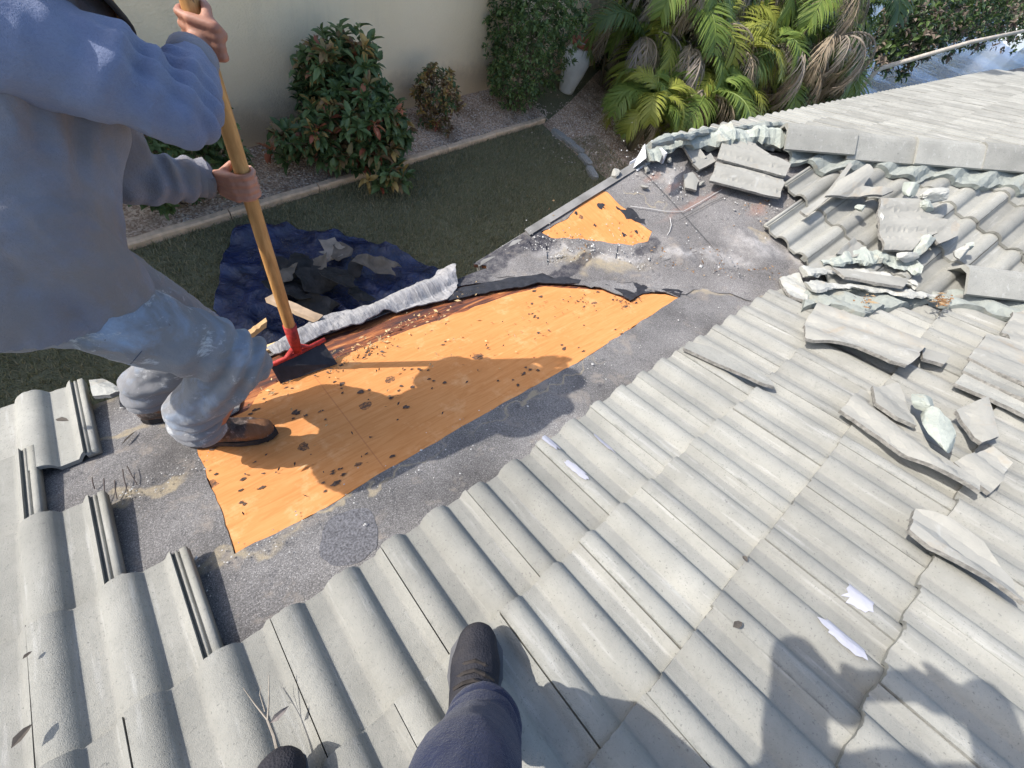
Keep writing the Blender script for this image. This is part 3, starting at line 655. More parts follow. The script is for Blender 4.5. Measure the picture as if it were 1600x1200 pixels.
# white urn
u5 = gpx(884, 142); urn = empty('garden_urn', (u5[0], u5[1], 0), 'tall white glazed urn with a red rim near the wall', 'urn')
def lathe(pr, n=28):
    V = []; Fc = []
    for r, z in pr:
        for k in range(n): V.append((r * math.cos(k * 2 * math.pi / n), r * math.sin(k * 2 * math.pi / n), z))
    for i in range(len(pr) - 1):
        for k in range(n): Fc.append((i * n + k, i * n + (k + 1) % n, (i + 1) * n + (k + 1) % n, (i + 1) * n + k))
    return V, Fc
GLZ = simple('white_glaze', (.68, .68, .66), .35, 5, .12, .05); TERR = simple('terracotta', (.36, .13, .08), .75, 9, .2, .2)
obj('urn_body', *lathe([(0, 0), (.17, 0), (.18, .03), (.20, .15), (.27, .4), (.31, .62), (.29, .78), (.22, .88), (.20, .92), (.18, .9), (.2, .6), (.12, .2)]), GLZ, urn, smooth=True)
obj('urn_rim', *lathe([(.20, .921), (.25, .93), (.265, .96), (.26, 1.0), (.22, 1.01), (.19, .98), (.185, .93)]), TERR, urn, smooth=True)

# ------------------------------------------------------------------ palms
def frond_geo(L, npair, leafL, arch, dead=0.0, seed=0, yell=0):
    r = np.random.default_rng(seed); g = G(); n = 14; pts = []; p = np.zeros(3); el = 1.15 - .25 * r.random()
    for i in range(n):
        pts.append(p.copy()); p = p + np.array([math.cos(el), 0, math.sin(el)]) * L / (n - 1); el -= arch / (n - 1) * (1 + i / n)
    pts = np.array(pts); g.tube(pts, np.linspace(.016, .004, n), 5)
    for k in range(npair):
        f = .16 + .84 * k / npair; x = f * (n - 1); i = min(int(x), n - 2); t = x - i; c = pts[i] * (1 - t) + pts[i + 1] * t; d = pts[i + 1] - pts[i]; d /= np.linalg.norm(d)
        s = np.array([0, 1.0, 0]); up = np.cross(d, s); l = leafL * math.sin(math.pi * (.12 + .82 * f)) ** .7 * r.uniform(.85, 1.1)
        for sg in (-1, 1):
            if r.random() < .06 + .15 * dead: continue
            fw_ = .55 + .25 * r.random(); dr = d * fw_ + s * sg * .85 * (1 - .55 * dead) + up * (-.30 if not dead else .0) * -1 * .5; dr /= np.linalg.norm(dr)
            w = .0085 * (1 - .4 * dead) * r.uniform(.8, 1.2); q = []; pos = c.copy(); v = dr.copy(); m = 4
            sd = np.cross(v, up); sd /= np.linalg.norm(sd) + 1e-9
            for j in range(m):
                ww = w * (1, 1.0, .75, .05)[j] * (.6 if j == 0 else 1); q.append(pos + sd * ww); q.append(pos - sd * ww)
                v = v + np.array([0, 0, -1]) * (.22 + .75 * dead + .15 * r.random()) * (j + .6) * .45 + (r.normal(0, .12 * dead, 3)); v /= np.linalg.norm(v); pos = pos + v * l / (m - 1)
            g.add(q, [(0, 1, 3, 2), (2, 3, 5, 4), (4, 5, 7, 6)])
    return g
PG = [leafmat('palm_green', (.15, .23, .05), (.28, .36, .08), .4, .4), leafmat('palm_yellow', (.30, .34, .06), (.46, .47, .10), .45, .4), leafmat('palm_dark', (.06, .11, .04), (.12, .18, .06), .35, .4)]
PD = [leafmat('palm_dead', (.30, .235, .16), (.46, .37, .27), .2, .8), leafmat('palm_dead_grey', (.26, .22, .18), (.40, .34, .28), .2, .8)]
FR = []
for i in range(6): FR.append(frond_geo(1.0, 56, .36, 1.5 + .25 * i, 0, 40 + i))
FD = [frond_geo(1.0, 46, .33, 2.3 + .3 * i, 1.0, 70 + i) for i in range(4)]
FRM = {}
def frond_mesh(kind_, i, m):
    k = (kind_, i, m)
    if k not in FRM:
        g = (FR if kind_ == 'live' else FD)[i]; FRM[k] = mesh('frond', g.V, g.F, (PG if kind_ == 'live' else PD)[m], True)
    return FRM[k]
TRK = simple('palm_cane', (.15, .13, .09), .8, 8, .4, .3)
def palm(base, stems, label, size=1.6, hues=(0, 0, 1, 2), nf=6, nd=2, spread=.5, hr=(1.2, 2.6), seed=0):
    o = empty('areca_palm', (base[0], base[1], 0), label, 'palm', 'palms beyond the roof'); r = np.random.default_rng(seed)
    nd0 = nd
    for s in range(stems):
        nd = nd0; a = r.uniform(0, 6.28); h = r.uniform(*hr); rad = spread * r.uniform(.2, 1); b = np.array([rad * .4 * math.cos(a), rad * .4 * math.sin(a), -.05]); t = np.array([rad * math.cos(a) * (1 + h * .25), rad * math.sin(a) * (1 + h * .25), h])
        g = G(); g.tube([b, b * .6 + t * .4 + [0, 0, .12], t], [.045, .036, .026], 7); g.obj('trunk', TRK, o, smooth=True)
        nd = max(1, int(nd * .6))
        for k in range(nf + nd):
            dead = k >= nf; az = (-1.57 + r.uniform(-1.3, 1.3)) if dead else k * 2.4 + r.uniform(-.4, .4); L = size * r.uniform(.75, 1.15)
            me = frond_mesh('dead', int(r.integers(4)), int(r.integers(2))) if dead else frond_mesh('live', int(r.integers(6)), int(r.choice(hues)))
            M = TRS(tuple(t + [0, 0, -.12 if dead else -.05 * k]), (r.normal(0, .15), (.0 + r.uniform(0, .5)) if dead else r.uniform(-.15, .35), az), L)
            link(bpy.data.objects.new('frond', me), o, M)
    return o
PAL = [((8.75, 4.95), 4, 'low yellow green palm at the corner of the roof', 1.15, (1, 1, 0), 7, 3, .35, (.5, 1.5)),
       ((9.9, 6.3), 4, 'palm with grey dead fronds drooping towards the urn', 1.7, (0, 1, 2), 5, 9, .5, (1.3, 2.6)),
       ((10.6, 5.2), 5, 'bright green palm second from the roof corner', 1.7, (1, 0, 0), 6, 6, .5, (.9, 2.4)),
       ((12.2, 6.6), 5, 'shaggy palm behind the bright green ones', 1.9, (0, 2, 1), 5, 10, .6, (1.4, 3.0)),
       ((12.9, 5.1), 4, 'palm with many dead fronds beside the tiled eave', 1.7, (0, 1, 2), 5, 9, .5, (.9, 2.2)),
       ((14.6, 6.2), 5, 'tall drooping palm in the middle of the clump', 2.0, (0, 0, 2), 5, 9, .6, (1.4, 3.0)),
       ((15.6, 5.2), 4, 'fan of green fronds hanging just above the eave', 1.8, (0, 0, 1), 6, 4, .5, (1.2, 2.2)),
       ((17.6, 6.3), 4, 'dark palm near the water end of the clump', 2.0, (2, 0, 2), 5, 8, .6, (1.4, 2.8)),
       ((13.2, 8.6), 4, 'brown shaggy palm farthest back in the clump', 2.1, (0, 2), 5, 7, .6, (1.8, 3.4)),
       ((17.8, 8.8), 4, 'grey green palm at the back beside the bank', 2.1, (0, 2), 5, 6, .6, (1.8, 3.4)),
       ((21.5, 7.2), 4, 'last palm of the clump overhanging the canal', 2.1, (2, 0), 6, 3, .6, (1.2, 2.6)),
       ((10.4, 6.1), 2, 'slender tall palm trunk near the end of the cream wall', 2.1, (0, 0, 2), 9, 2, .25, (7.6, 8.2)),
       ((12.6, 6.6), 2, 'slender tall palm trunk behind the bright green fronds', 2.1, (0, 0, 2), 9, 2, .25, (8.0, 8.8))]
PAL += [((11.6, 5.6), 5, 'tangle of tan dead fronds between the green palms', 1.7, (0, 1), 3, 11, .7, (.8, 2.2)), ((14.0, 5.4), 5, 'second tangle of dead fronds above the eave', 1.8, (0, 2), 3, 11, .7, (.9, 2.4)), ((16.4, 7.2), 5, 'third tangle of dead fronds near the canal', 2.0, (0, 2), 3, 11, .8, (1.2, 2.8)), ((10.3, 7.2), 4, 'dead fronds hanging beside the end of the wall', 1.7, (1, 0), 3, 10, .6, (1.0, 2.6))]
for i, a in enumerate(PAL): palm(*a[:2], *a[2:], seed=200 + i)
DKL = leafmat('dark_broadleaf', (.03, .055, .025), (.08, .12, .045), .25, .4); DKM = leafmat('mid_broadleaf', (.05, .09, .025), (.11, .17, .045), .3, .45); BRN = leafmat('brown_twiggy', (.13, .10, .075), (.24, .19, .15), .2, .8)
BU = [((11.3, 4.3), 1.3, 1.6, 'dark understorey bush behind the broken corner'), ((13.8, 4.5), 1.4, 2.2, 'dark understorey bush under the middle palms'), ((16.6, 5.0), 1.7, 2.6, 'dark bush under the dead fronds'),
      ((19.6, 5.6), 1.9, 2.4, 'glossy dark bush nearest the canal bank'), ((20.5, 8.0), 2.6, 4.0, 'big dark bush behind the last palms'), ((15.3, 8.3), 2.4, 4.0, 'broad dark bush behind the shaggy palms'), ((11.2, 7.9), 1.8, 2.4, 'dark bush beside the end of the cream wall'), ((24.3, 7.6), 2.0, 3.2, 'leafy bush overhanging the water')]
for p, h, w, lb in BU: shrub('understorey_bush', p, h, w, lb, .13, .06, int(130 * w), 7, [DKL, DKM, BRN], [.6, .25, .15], shape='egg', group='bushes under the palms', cat='bush', low=.03)
for i, (x, y, dist, h, w) in enumerate([(1450, 25, 34, 3.6, 4.5), (1500, 12, 42, 4.5, 6), (1560, -5, 50, 5.5, 8), (1412, 60, 30, 2.6, 3.4), (1600, 5, 64, 6, 9)]):
    P = np.array([0, 0, CZ]) + ray(x, y) * dist; shrub('waterside_tree', (P[0], P[1]), max(h, P[2] + 1.2), w, ['first leafy tree overhanging the canal beyond the palms', 'second leafy tree overhanging the canal', 'third leafy tree overhanging the canal', 'low leafy tree where palms meet the canal', 'farthest tree overhanging the canal'][i], .30, .16, int(70 * w), 7, [DKL, DKM, BRN], [.45, .3, .25], shape='egg', group='trees overhanging the canal', cat='tree', low=.1)
# leaning trunks over the canal, the far bank and a moored boat
TR2 = simple('bleached_trunk', (.42, .37, .31), .85, 6, .3, .3)
def at_depth(x, y, dist): return np.array([0, 0, CZ]) + ray(x, y) * dist
g = G(); P0, P1 = at_depth(1372, 108, 24), at_depth(1640, 40, 30); g.tube([P0 + [0, 0, -1.5], P0, (P0 + P1) / 2 + [0, 0, .15], P1], [.09, .08, .07, .05], 8)
tag(g.obj('leaning_trunk', TR2, smooth=True), 'pale bleached trunk leaning out over the canal', 'tree trunk')
for i, (x, y, h, w) in enumerate([(122.5, 9, 4, 9), (123, 18, 6, 11), (123, 28, 5, 10), (60, 41.5, 5, 9), (75, 42, 6, 10), (92, 42, 5, 9), (108, 42, 6, 10)]):
    shrub('bank_tree', (x, y), h, w, ['bushy tree on the far canal bank, the nearest to the boat', 'second bushy tree on the far canal bank', 'third bushy tree on the far canal bank', 'first tree along the side of the canal', 'second tree along the side of the canal', 'third tree along the side of the canal', 'fourth tree along the side of the canal'][i], .7, .45, 110, 6, [DKL, DKM], [.5, .5], shape='egg', group='trees on the canal bank', cat='tree', low=.02)
bp = at_depth(1592, 48, 85); bp[2] = -.45; boat = empty('moored_boat', tuple(bp), 'white boat with a canopy moored at the canal edge', 'boat', rz=.5)
HUL = simple('boat_gelcoat', (.72, .75, .72), .35, 3, .06, .03)
sec = [(-2.6, .9, .0), (-1.2, 1.0, 0), (.6, .95, .05), (1.9, .6, .15), (2.9, .05, .3)]; V = []
for x, w, z in sec: V += [(x, -w, .95 + z), (x, -w * .7, .0 + z * .6), (x, w * .7, .0 + z * .6), (x, w, .95 + z)]
Fc = [(i * 4 + k, i * 4 + k + 1, (i + 1) * 4 + k + 1, (i + 1) * 4 + k) for i in range(4) for k in range(3)] + [(i * 4 + 3, i * 4, (i + 1) * 4, (i + 1) * 4 + 3) for i in range(4)] + [(0, 3, 2, 1)]
obj('hull', V, [f[::-1] for f in Fc], HUL, boat); G().box((-.6, -.45, .951), (.5, .45, 1.6)).obj('console', HUL, boat); G().box((-1.2, -.8, 2.3), (.9, .8, 2.36)).obj('canopy', simple('canopy_green', (.30, .42, .36), .8, 4, .1, .1), boat)
for sx in (-1.1, .8):
    for sy in (-.7, .7): G().tube([(sx, sy, .95), (sx, sy, 2.3)], .03, 6).obj('post', METAL, boat)
# ------------------------------------------------------------------ people: volumes grown from tapered limbs, then remeshed into one skin
def capsule(p0, r0, p1, r1, n=16, fl=1.0, axis=None):
    p0, p1 = np.array(p0, float), np.array(p1, float); d = p1 - p0; L = np.linalg.norm(d); d = d / L
    a = np.cross(d, [0.3, 0.2, 1.0]) if axis is None else np.array(axis, float); a = a - d * (a @ d); a /= np.linalg.norm(a); b = np.cross(d, a); rings = []
    for t in np.linspace(-math.pi / 2 + .12, 0, 5): rings.append((p0 + d * r0 * math.sin(t), r0 * math.cos(t)))
    for t in np.linspace(0, math.pi / 2 - .12, 5): rings.append((p1 + d * r1 * math.sin(t), r1 * math.cos(t)))
    V = [c + r * (math.cos(q) * a + fl * math.sin(q) * b) for c, r in rings for q in np.arange(n) * 2 * math.pi / n]; m = len(rings)
    Fc = [(i * n + j, i * n + (j + 1) % n, (i + 1) * n + (j + 1) % n, (i + 1) * n + j) for i in range(m - 1) for j in range(n)] + [tuple(range(n))[::-1], tuple((m - 1) * n + j for j in range(n))]
    return V, Fc
def blob(parts, voxel, it=6):
    g = G()
    for q in parts: g.add(*capsule(*q[:4], **(q[4] if len(q) > 4 else {})))
    o = g.obj('tmp', None); m = o.modifiers.new('r', 'REMESH'); m.mode = 'VOXEL'; m.voxel_size = voxel; m.adaptivity = 0
    s = o.modifiers.new('s', 'SMOOTH'); s.factor = .5; s.iterations = it
    dg = bpy.context.evaluated_depsgraph_get(); dg.update(); e = o.evaluated_get(dg); me = e.to_mesh()
    V = np.empty(len(me.vertices) * 3); me.vertices.foreach_get('co', V); V = V.reshape(-1, 3); N = np.empty(len(me.vertices) * 3); me.vertices.foreach_get('normal', N); N = N.reshape(-1, 3)
    Fc = [tuple(p.vertices) for p in me.polygons]; e.to_mesh_clear(); bpy.data.objects.remove(o, do_unlink=True); return V, N, Fc
def segdist(V, a, b):
    a, b = np.array(a, float), np.array(b, float); d = b - a; t = np.clip(((V - a) @ d) / (d @ d), 0, 1); return np.linalg.norm(V - a - t[:, None] * d, axis=1), t
def folds(V, N, centre, axis, width, freq, amp, side=None):
    c, ax = np.array(centre, float), np.array(axis, float); ax /= np.linalg.norm(ax); q = V - c; s = q @ ax; dist = np.linalg.norm(q - s[:, None] * ax, axis=1)
    wob = vnoise(V * 14) * 1.4; f = np.sin(s * freq + wob) * np.exp(-(s / width) ** 2) * np.exp(-(np.maximum(0, dist - .10) / .05) ** 2)
    if side is not None: f = f * np.clip(.55 + .9 * (N @ np.array(side, float)), 0, 1)
    return V + N * (f * amp)[:, None]
def cut(V, Fc, planes): return clip([tuple(v) for v in V], Fc, planes)
SKIN = Mt('tanned_skin', .55, .35); SKIN.col(SKIN.ramp(SKIN.noise(9, None, 5, .6), [(.3, (.30, .135, .085)), (.7, (.46, .235, .16))])); SKIN.bump(SKIN.noise(160, None, 4, .6), .25, .003); SKIN.b.inputs['Subsurface Weight'].default_value = .08; SKIN = SKIN.m
def cloth(name, c1, c2, stain=None, st=(.55, .68), white=None, weave=900, rough=.95, stscale=5):
    m = Mt(name, rough, .1); n = m.noise(7, None, 5, .6); c = m.ramp(n, [(.3, c1), (.7, c2)]); h = m.noise(260, None, 3, .8); c = m.mix(m.ramp(h, [(.3, .25), (.6, 0)]), c, tuple(x * .6 for x in c1)); hw = m.noise(340, m.map(loc=(2, 2, 2)), 2, .8); c = m.mix(m.ramp(hw, [(.6, 0), (.8, .2)]), c, tuple(min(1, x * 1.6) for x in c2))
    if stain: c = m.mix(m.ramp(m.noise(stscale, m.map(loc=(3, 5, 1)), 5, .65, .5), [(st[0], 0), (st[1], .8)]), c, stain)
    if white: c = m.mix(m.ramp(m.noise(11, m.map((1, 1, 1.9), (7, 1, 2)), 6, .75, .4), [(.58, 0), (.66, .7)]), c, white); c = m.mix(m.ramp(m.noise(34, m.map((1, 1, 1), (1, 9, 2)), 4, .7), [(.70, 0), (.73, .85)]), c, (.05, .04, .035))
    m.col(c); m.bump(m.math('ADD', m.math('MULTIPLY', h, .5), m.noise(30, None, 6, .7)), .55, .010); m.b.inputs['Sheen Weight'].default_value = .15; return m.m
def fist(c, ax, palm_dir, r, scale=1.0, sg=1):
    """tapered finger chains closed round a bar of radius r at c; palm_dir points from the bar to the palm"""
    ax = np.array(ax, float); ax /= np.linalg.norm(ax); q = np.array(palm_dir, float); q -= ax * (q @ ax); q /= np.linalg.norm(q); s = np.cross(ax, q) * sg; P = []
    c = np.array(c, float); lens = (.95, 1.05, 1.0, .8)
    for k in range(4):
        o = c + ax * (.033 - .022 * k) * scale; R_ = r + .0095; pts = []
        for j in range(6): a = -.35 + lens[k] * .78 * j; pts.append(o + R_ * (q * math.cos(a) + s * math.sin(a)) * (1 if j else 1.15) + ax * (.002 * j))
        for j in range(5): P.append((pts[j], .0105 - .0007 * j, pts[j + 1], .0100 - .0007 * j, dict(n=10)))
    for k in range(4): P.append((c + ax * (.033 - .022 * k) + q * (r + .016), .0125, c + ax * (.026 - .018 * k) + q * (r + .03) - s * .05, .0135, dict(n=10)))
    o = c + ax * .048
    tp = [c + ax * .012 + q * (r + .02) - s * .055, c + ax * .036 + q * (r + .012) - s * .035, o + ax * .004 + q * (r * .3) - s * (r + .012), o + ax * .006 - q * (r * .75) - s * (r * .75 + .008)]
    for j in range(3): P.append((tp[j], (.0155, .0130, .0110)[j], tp[j + 1], (.0130, .0110, .0095)[j], dict(n=10)))
    wrist = c + q * (r + .034) - s * .085 - ax * .004
    return P, wrist
Z = np.array([0, 0, CZ])
# ---- worker joints (metres, lens at the origin; lifted by Z below)
J = {k: np.array(v) for k, v in dict(hipR=(-.275, 1.055, -.965), hipL=(-.225, 1.235, -.98), kneeR=(.060, .900, -1.212), kneeL=(-.01, 1.18, -1.41), ankR=(-.12, .915, -1.555), ankL=(-.225, 1.16, -1.645),
    shR=(-.055, 1.185, -.49), shL=(.03, 1.45, -.55), elR=(.158, 1.105, -.622), elL=(.015, 1.36, -.915), head=(.0, 1.355, -.44), neck=(-.04, 1.31, -.50), poleB=(.2815, 1.1796, -1.7276), poleT=(.2885, 1.3687, -.5503)).items()}
W_ = {k: v + Z for k, v in J.items()}
pax = W_['poleT'] - W_['poleB']; PLEN = np.linalg.norm(pax); pax /= PLEN
hR = W_['poleB'] + pax * PLEN * .965; hL = W_['poleB'] + pax * PLEN * .655; RPOLE = .021
wk = empty('person', tuple(FA.P(-.17, 1.37, -.05)), 'man in dirty grey long sleeved shirt and pale jeans scraping the roof', 'person'); wb = np.array(wk.location)
def part(name, V, Fc, mat, par, base, smooth=True): return obj(name, [tuple(np.array(v) - base) for v in V], Fc, mat, par, None, smooth)
fR, wrR = fist(hR, pax, W_['elR'] - hR + np.array([-.02, -.05, -.02]), RPOLE, 1, -1); fL, wrL = fist(hL, pax, W_['elL'] - hL + np.array([0, -.12, 0]), RPOLE, 1, 1)
wrR = hR + (W_['elR'] - hR) / np.linalg.norm(W_['elR'] - hR) * .088
B = fR + fL
lr0 = W_['shL'] - W_['shR']; lr0 /= np.linalg.norm(lr0)
B += [(wrR, .026, W_['elR'], .036), (W_['elR'], .036, W_['shR'], .048), (wrL, .025, W_['elL'], .036), (W_['elL'], .036, W_['shL'], .048), (hR + (wrR - hR) * .62, .026, wrR, .026), (hL + (wrL - hL) * .62, .026, wrL, .025)]
fwd = np.array([.70, .10, -.70]); fwd /= np.linalg.norm(fwd); hd_ = W_['head']; upv = np.array([.65, .15, .74]); upv -= fwd * (upv @ fwd); upv /= np.linalg.norm(upv); sd_ = np.cross(upv, fwd)
B += [(W_['shR'] + lr0 * .06, .045, W_['shL'] - lr0 * .04, .045), (W_['neck'] - upv * .05, .058, hd_ - upv * .05, .055), (hd_ + upv * .035 - fwd * .02, .088, hd_ - upv * .02 + fwd * .01, .078), (hd_ - upv * .05 + fwd * .045, .048, hd_ - upv * .075 + fwd * .055, .036),
      (hd_ + fwd * .085 + upv * .005, .012, hd_ + fwd * .102 - upv * .028, .015), (hd_ + sd_ * .085 - upv * .0, .016, hd_ + sd_ * .088 - upv * .04, .012), (hd_ - sd_ * .085, .016, hd_ - sd_ * .088 - upv * .04, .012),
      (hd_ + fwd * .075 + sd_ * .032 + upv * .022, .012, hd_ + fwd * .075 - sd_ * .032 + upv * .022, .012), (hd_ + fwd * .082 + sd_ * .022 - upv * .058, .009, hd_ + fwd * .082 - sd_ * .022 - upv * .058, .009)]
tor = (W_['shR'] + W_['shL']) / 2; pel = (W_['hipR'] + W_['hipL']) / 2
B += [(tor - np.array([.02, -.03, .06]), .075, pel, .075), (W_['hipR'] + np.array([.02, .06, -.02]), .055, W_['kneeR'], .045), (W_['kneeR'], .045, W_['ankR'], .033), (W_['hipL'] + np.array([.02, -.02, 0]), .06, W_['kneeL'], .05), (W_['kneeL'], .055, W_['ankL'], .035)]
V, N, Fc = blob(B, .0045, 3); part('body', V, Fc, SKIN, wk, wb)
# shirt
lr = W_['hipL'] - W_['hipR']; lr /= np.linalg.norm(lr)
tax0 = (pel - tor) / np.linalg.norm(pel - tor)
SH = [(W_['shR'] + lr * .075 + np.array([-.02, 0, -.02]), .092, W_['hipR'] + np.array([-.02, .025, .0]) + tax0 * .06, .16), (W_['shL'] - lr * .02, .105, W_['hipL'] + np.array([-.01, -.04, .03]) + tax0 * .06, .14), (tor + np.array([.03, .03, -.06]), .115, pel + np.array([.045, 0, .06]), .15), (tor + np.array([-.06, .02, -.08]), .125, pel + np.array([-.04, 0, .08]), .145),
      (W_['shL'], .09, W_['elL'], .066), (W_['elL'], .064, wrL, .042), (W_['neck'], .075, tor, .10), (pel + np.array([.06, -.05, .16]), .11, pel + np.array([.12, -.06, .03]) + tax0 * .06, .115)]
SL = [(W_['shR'] + np.array([-.05, .01, -.005]), .100, W_['shR'] * .45 + W_['elR'] * .55, .084), (W_['shR'] * .45 + W_['elR'] * .55, .083, W_['elR'], .066), (W_['elR'], .064, W_['elR'] * .4 + wrR * .6, .057), (W_['elR'] * .4 + wrR * .6, .054, wrR, .041)]
V, N, Fc = blob(SH, .007, 8)
V = V + N * (.009 * fbm(V * [5, 5, 3.4], 3) + .014 * (1 - np.abs(fbm(V * [8, 8, 3.5] + 7, 3)) * 3.2).clip(-.3, 1) + .0022 * fbm(V * 22, 3))[:, None]
V = folds(V, N, W_['elL'] * .35 + wrL * .65, wrL - W_['elL'], .10, 130, .006); V = folds(V, N, W_['shR'] + np.array([.02, 0, -.10]), np.array([.5, .2, -.6]), .12, 85, .006)
tax = pel - tor; tax /= np.linalg.norm(tax); hem = pel + tax * .095 + np.array([0.0, 0, .0]); hn = tax + np.array([.22, 0, 0.12]); hn /= np.linalg.norm(hn)
dR = (wrR - W_['elR']) / np.linalg.norm(wrR - W_['elR']); dL = (wrL - W_['elL']) / np.linalg.norm(wrL - W_['elL'])
keepV = V
def cut_local(V, Fc, co, no, centre, rad):
    # trims the cloth beyond a plane, only near a limb end
    V = np.array(V); no = np.array(no, float); k = (((V - co) @ no) > 0) & (np.linalg.norm(V - centre, axis=1) < rad); Fc = [f for f in Fc if not any(k[i] for i in f)]
    u = sorted({i for f in Fc for i in f}); mp = {a: b for b, a in enumerate(u)}; return V[u], [tuple(mp[i] for i in f) for f in Fc]
V, Fc = cut_local(V, Fc, wrL - dL * .012, dL, wrL, .085); V, Fc = cut_local(V, Fc, hem, hn, pel, .6)
SHIRT = cloth('grey_blue_jersey', (.165, .18, .235), (.24, .255, .305), (.215, .185, .165), (.40, .60), None, stscale=3.2)
part('shirt', V, Fc, SHIRT, wk, wb)
V, N, Fc = blob(SL, .0075, 6); V = V + N * (.006 * fbm(V * [6, 6, 5], 3) + .007 * (1 - np.abs(fbm((V @ np.array([[.9, 0, .43], [0, 1, 0], [-.43, 0, .9]])) * [14, 9, 5] + 2, 3)) * 3).clip(-.3, 1) + .002 * fbm(V * 24, 3))[:, None]
V = folds(V, N, W_['elR'] + np.array([.005, .025, .015]), wrR - W_['elR'] + np.array([.05, 0, .02]), .075, 150, .0095); V = folds(V, N, W_['elR'] + np.array([-.03, 0, .03]), W_['shR'] - W_['elR'], .09, 105, .0075, [0, .3, .9]); V = folds(V, N, W_['shR'] * .6 + W_['elR'] * .4, np.array([.7, -.2, -.7]), .12, 60, .005)
V, Fc = cut_local(V, Fc, wrR - dR * .012, dR, wrR, .085); part('sleeve', V, Fc, cloth('skylight_tinted_jersey', (.14, .17, .275), (.21, .24, .335)), wk, wb)  # same shirt jersey, bluer: skylight on the shaded arm painted into the colour
g = G()
for (w, d, r) in ((wrR, dR, .044), (wrL, dL, .044)): g = G(); g.tube([w - d * .055, w - d * .05, w - d * .006, w - d * .001], [r * 1.0, r * 1.16, r * 1.12, r * .9], 24, cap=False); part('cuff', g.V, g.F, SHIRT, wk, wb)
# jeans
JN = [(W_['hipR'] + np.array([-.02, .05, -.03]), .125, W_['hipL'] - np.array([0, .02, 0]), .13), (pel + np.array([-.05, 0, .02]), .125, pel + np.array([-.03, 0, .06]), .105), (W_['hipR'] + np.array([.05, .02, -.035]), .106, W_['kneeR'] + np.array([-.005, 0, 0]), .082), (W_['kneeR'] + np.array([0, 0, -.005]), .080, W_['ankR'] + np.array([-.01, 0, .15]), .066), (W_['ankR'] + np.array([-.01, 0, .15]), .066, W_['ankR'] + np.array([-.012, 0, .015]), .061),
      (W_['hipL'], .125, W_['kneeL'], .09), (W_['kneeL'], .080, W_['ankL'] + np.array([0, 0, .12]), .066), (W_['ankL'] + np.array([0, 0, .12]), .066, W_['ankL'] + np.array([-.01, 0, .05]), .060)]
V, N, Fc = blob(JN, .0065, 6); V = V + N * (.006 * fbm(V * 7, 3) + .010 * (1 - np.abs(fbm(V * [9, 7, 15] + 3, 3)) * 3).clip(-.3, 1) + .002 * fbm(V * 26, 3))[:, None]
V = folds(V, N, W_['ankR'] + np.array([0, 0, .09]), [0, .1, 1], .09, 135, .010); V = folds(V, N, W_['ankL'] + np.array([0, 0, .09]), [0, 0, 1], .08, 130, .009); V = folds(V, N, W_['kneeR'] + np.array([-.03, 0, -.03]), W_['hipR'] - W_['kneeR'], .10, 110, .010); V = folds(V, N, W_['hipR'] + np.array([.07, 0, .02]), W_['kneeR'] - W_['hipR'], .10, 80, .008)
V, Fc = cut_local(V, Fc, W_['ankR'] + np.array([0, 0, .012]), [-.15, 0, -1], W_['ankR'], .14); V, Fc = cut_local(V, Fc, W_['ankL'] + np.array([0, 0, .025]), [-.15, 0, -1], W_['ankL'], .14)
JEAN = cloth('paint_stained_denim', (.24, .32, .44), (.38, .46, .57), (.20, .18, .16), (.33, .49), (.60, .60, .59), stscale=3.6)
jn = part('jeans', V, Fc, JEAN, wk, wb)
DKS = simple('dark_seam', (.06, .08, .13), .9, 30, .3, .2)
sdR = np.array([.05, -1, .12]); kk = lambda t, o: W_['hipR'] * (1 - t) + W_['kneeR'] * t + o
g = G(); ax_ = (W_['kneeR'] - W_['hipR']); ax_ /= np.linalg.norm(ax_)
from mathutils.bvhtree import BVHTree
def stitch(o, pts, r, mat, name, n=24, lift=.0015):
    # lays a thin seam on the cloth under the given picture points
    me = o.data; bv = BVHTree.FromPolygons([v.co + Vector(o.parent.location) for v in me.vertices], [p.vertices[:] for p in me.polygons]); P = []
    pts = np.array(pts, float)
    for t in np.linspace(0, len(pts) - 1, n):
        i = min(int(t), len(pts) - 2); q = pts[i] * (1 - t + i) + pts[i + 1] * (t - i); h = bv.ray_cast(Vector((0, 0, CZ)), Vector(ray(*q)))
        if h[0] is not None: P.append(np.array(h[0]) + np.array(h[1]) * lift * (1 if np.array(h[1]) @ ray(*q) < 0 else -1) - np.array(o.parent.location))
    if len(P) > 3: g = G(); g.tube(P, r, 5); g.obj(name, mat, o)
stitch(jn, [(140, 592), (175, 584), (205, 568), (222, 548)], .0009, DKS, 'seam', 24, .0002)
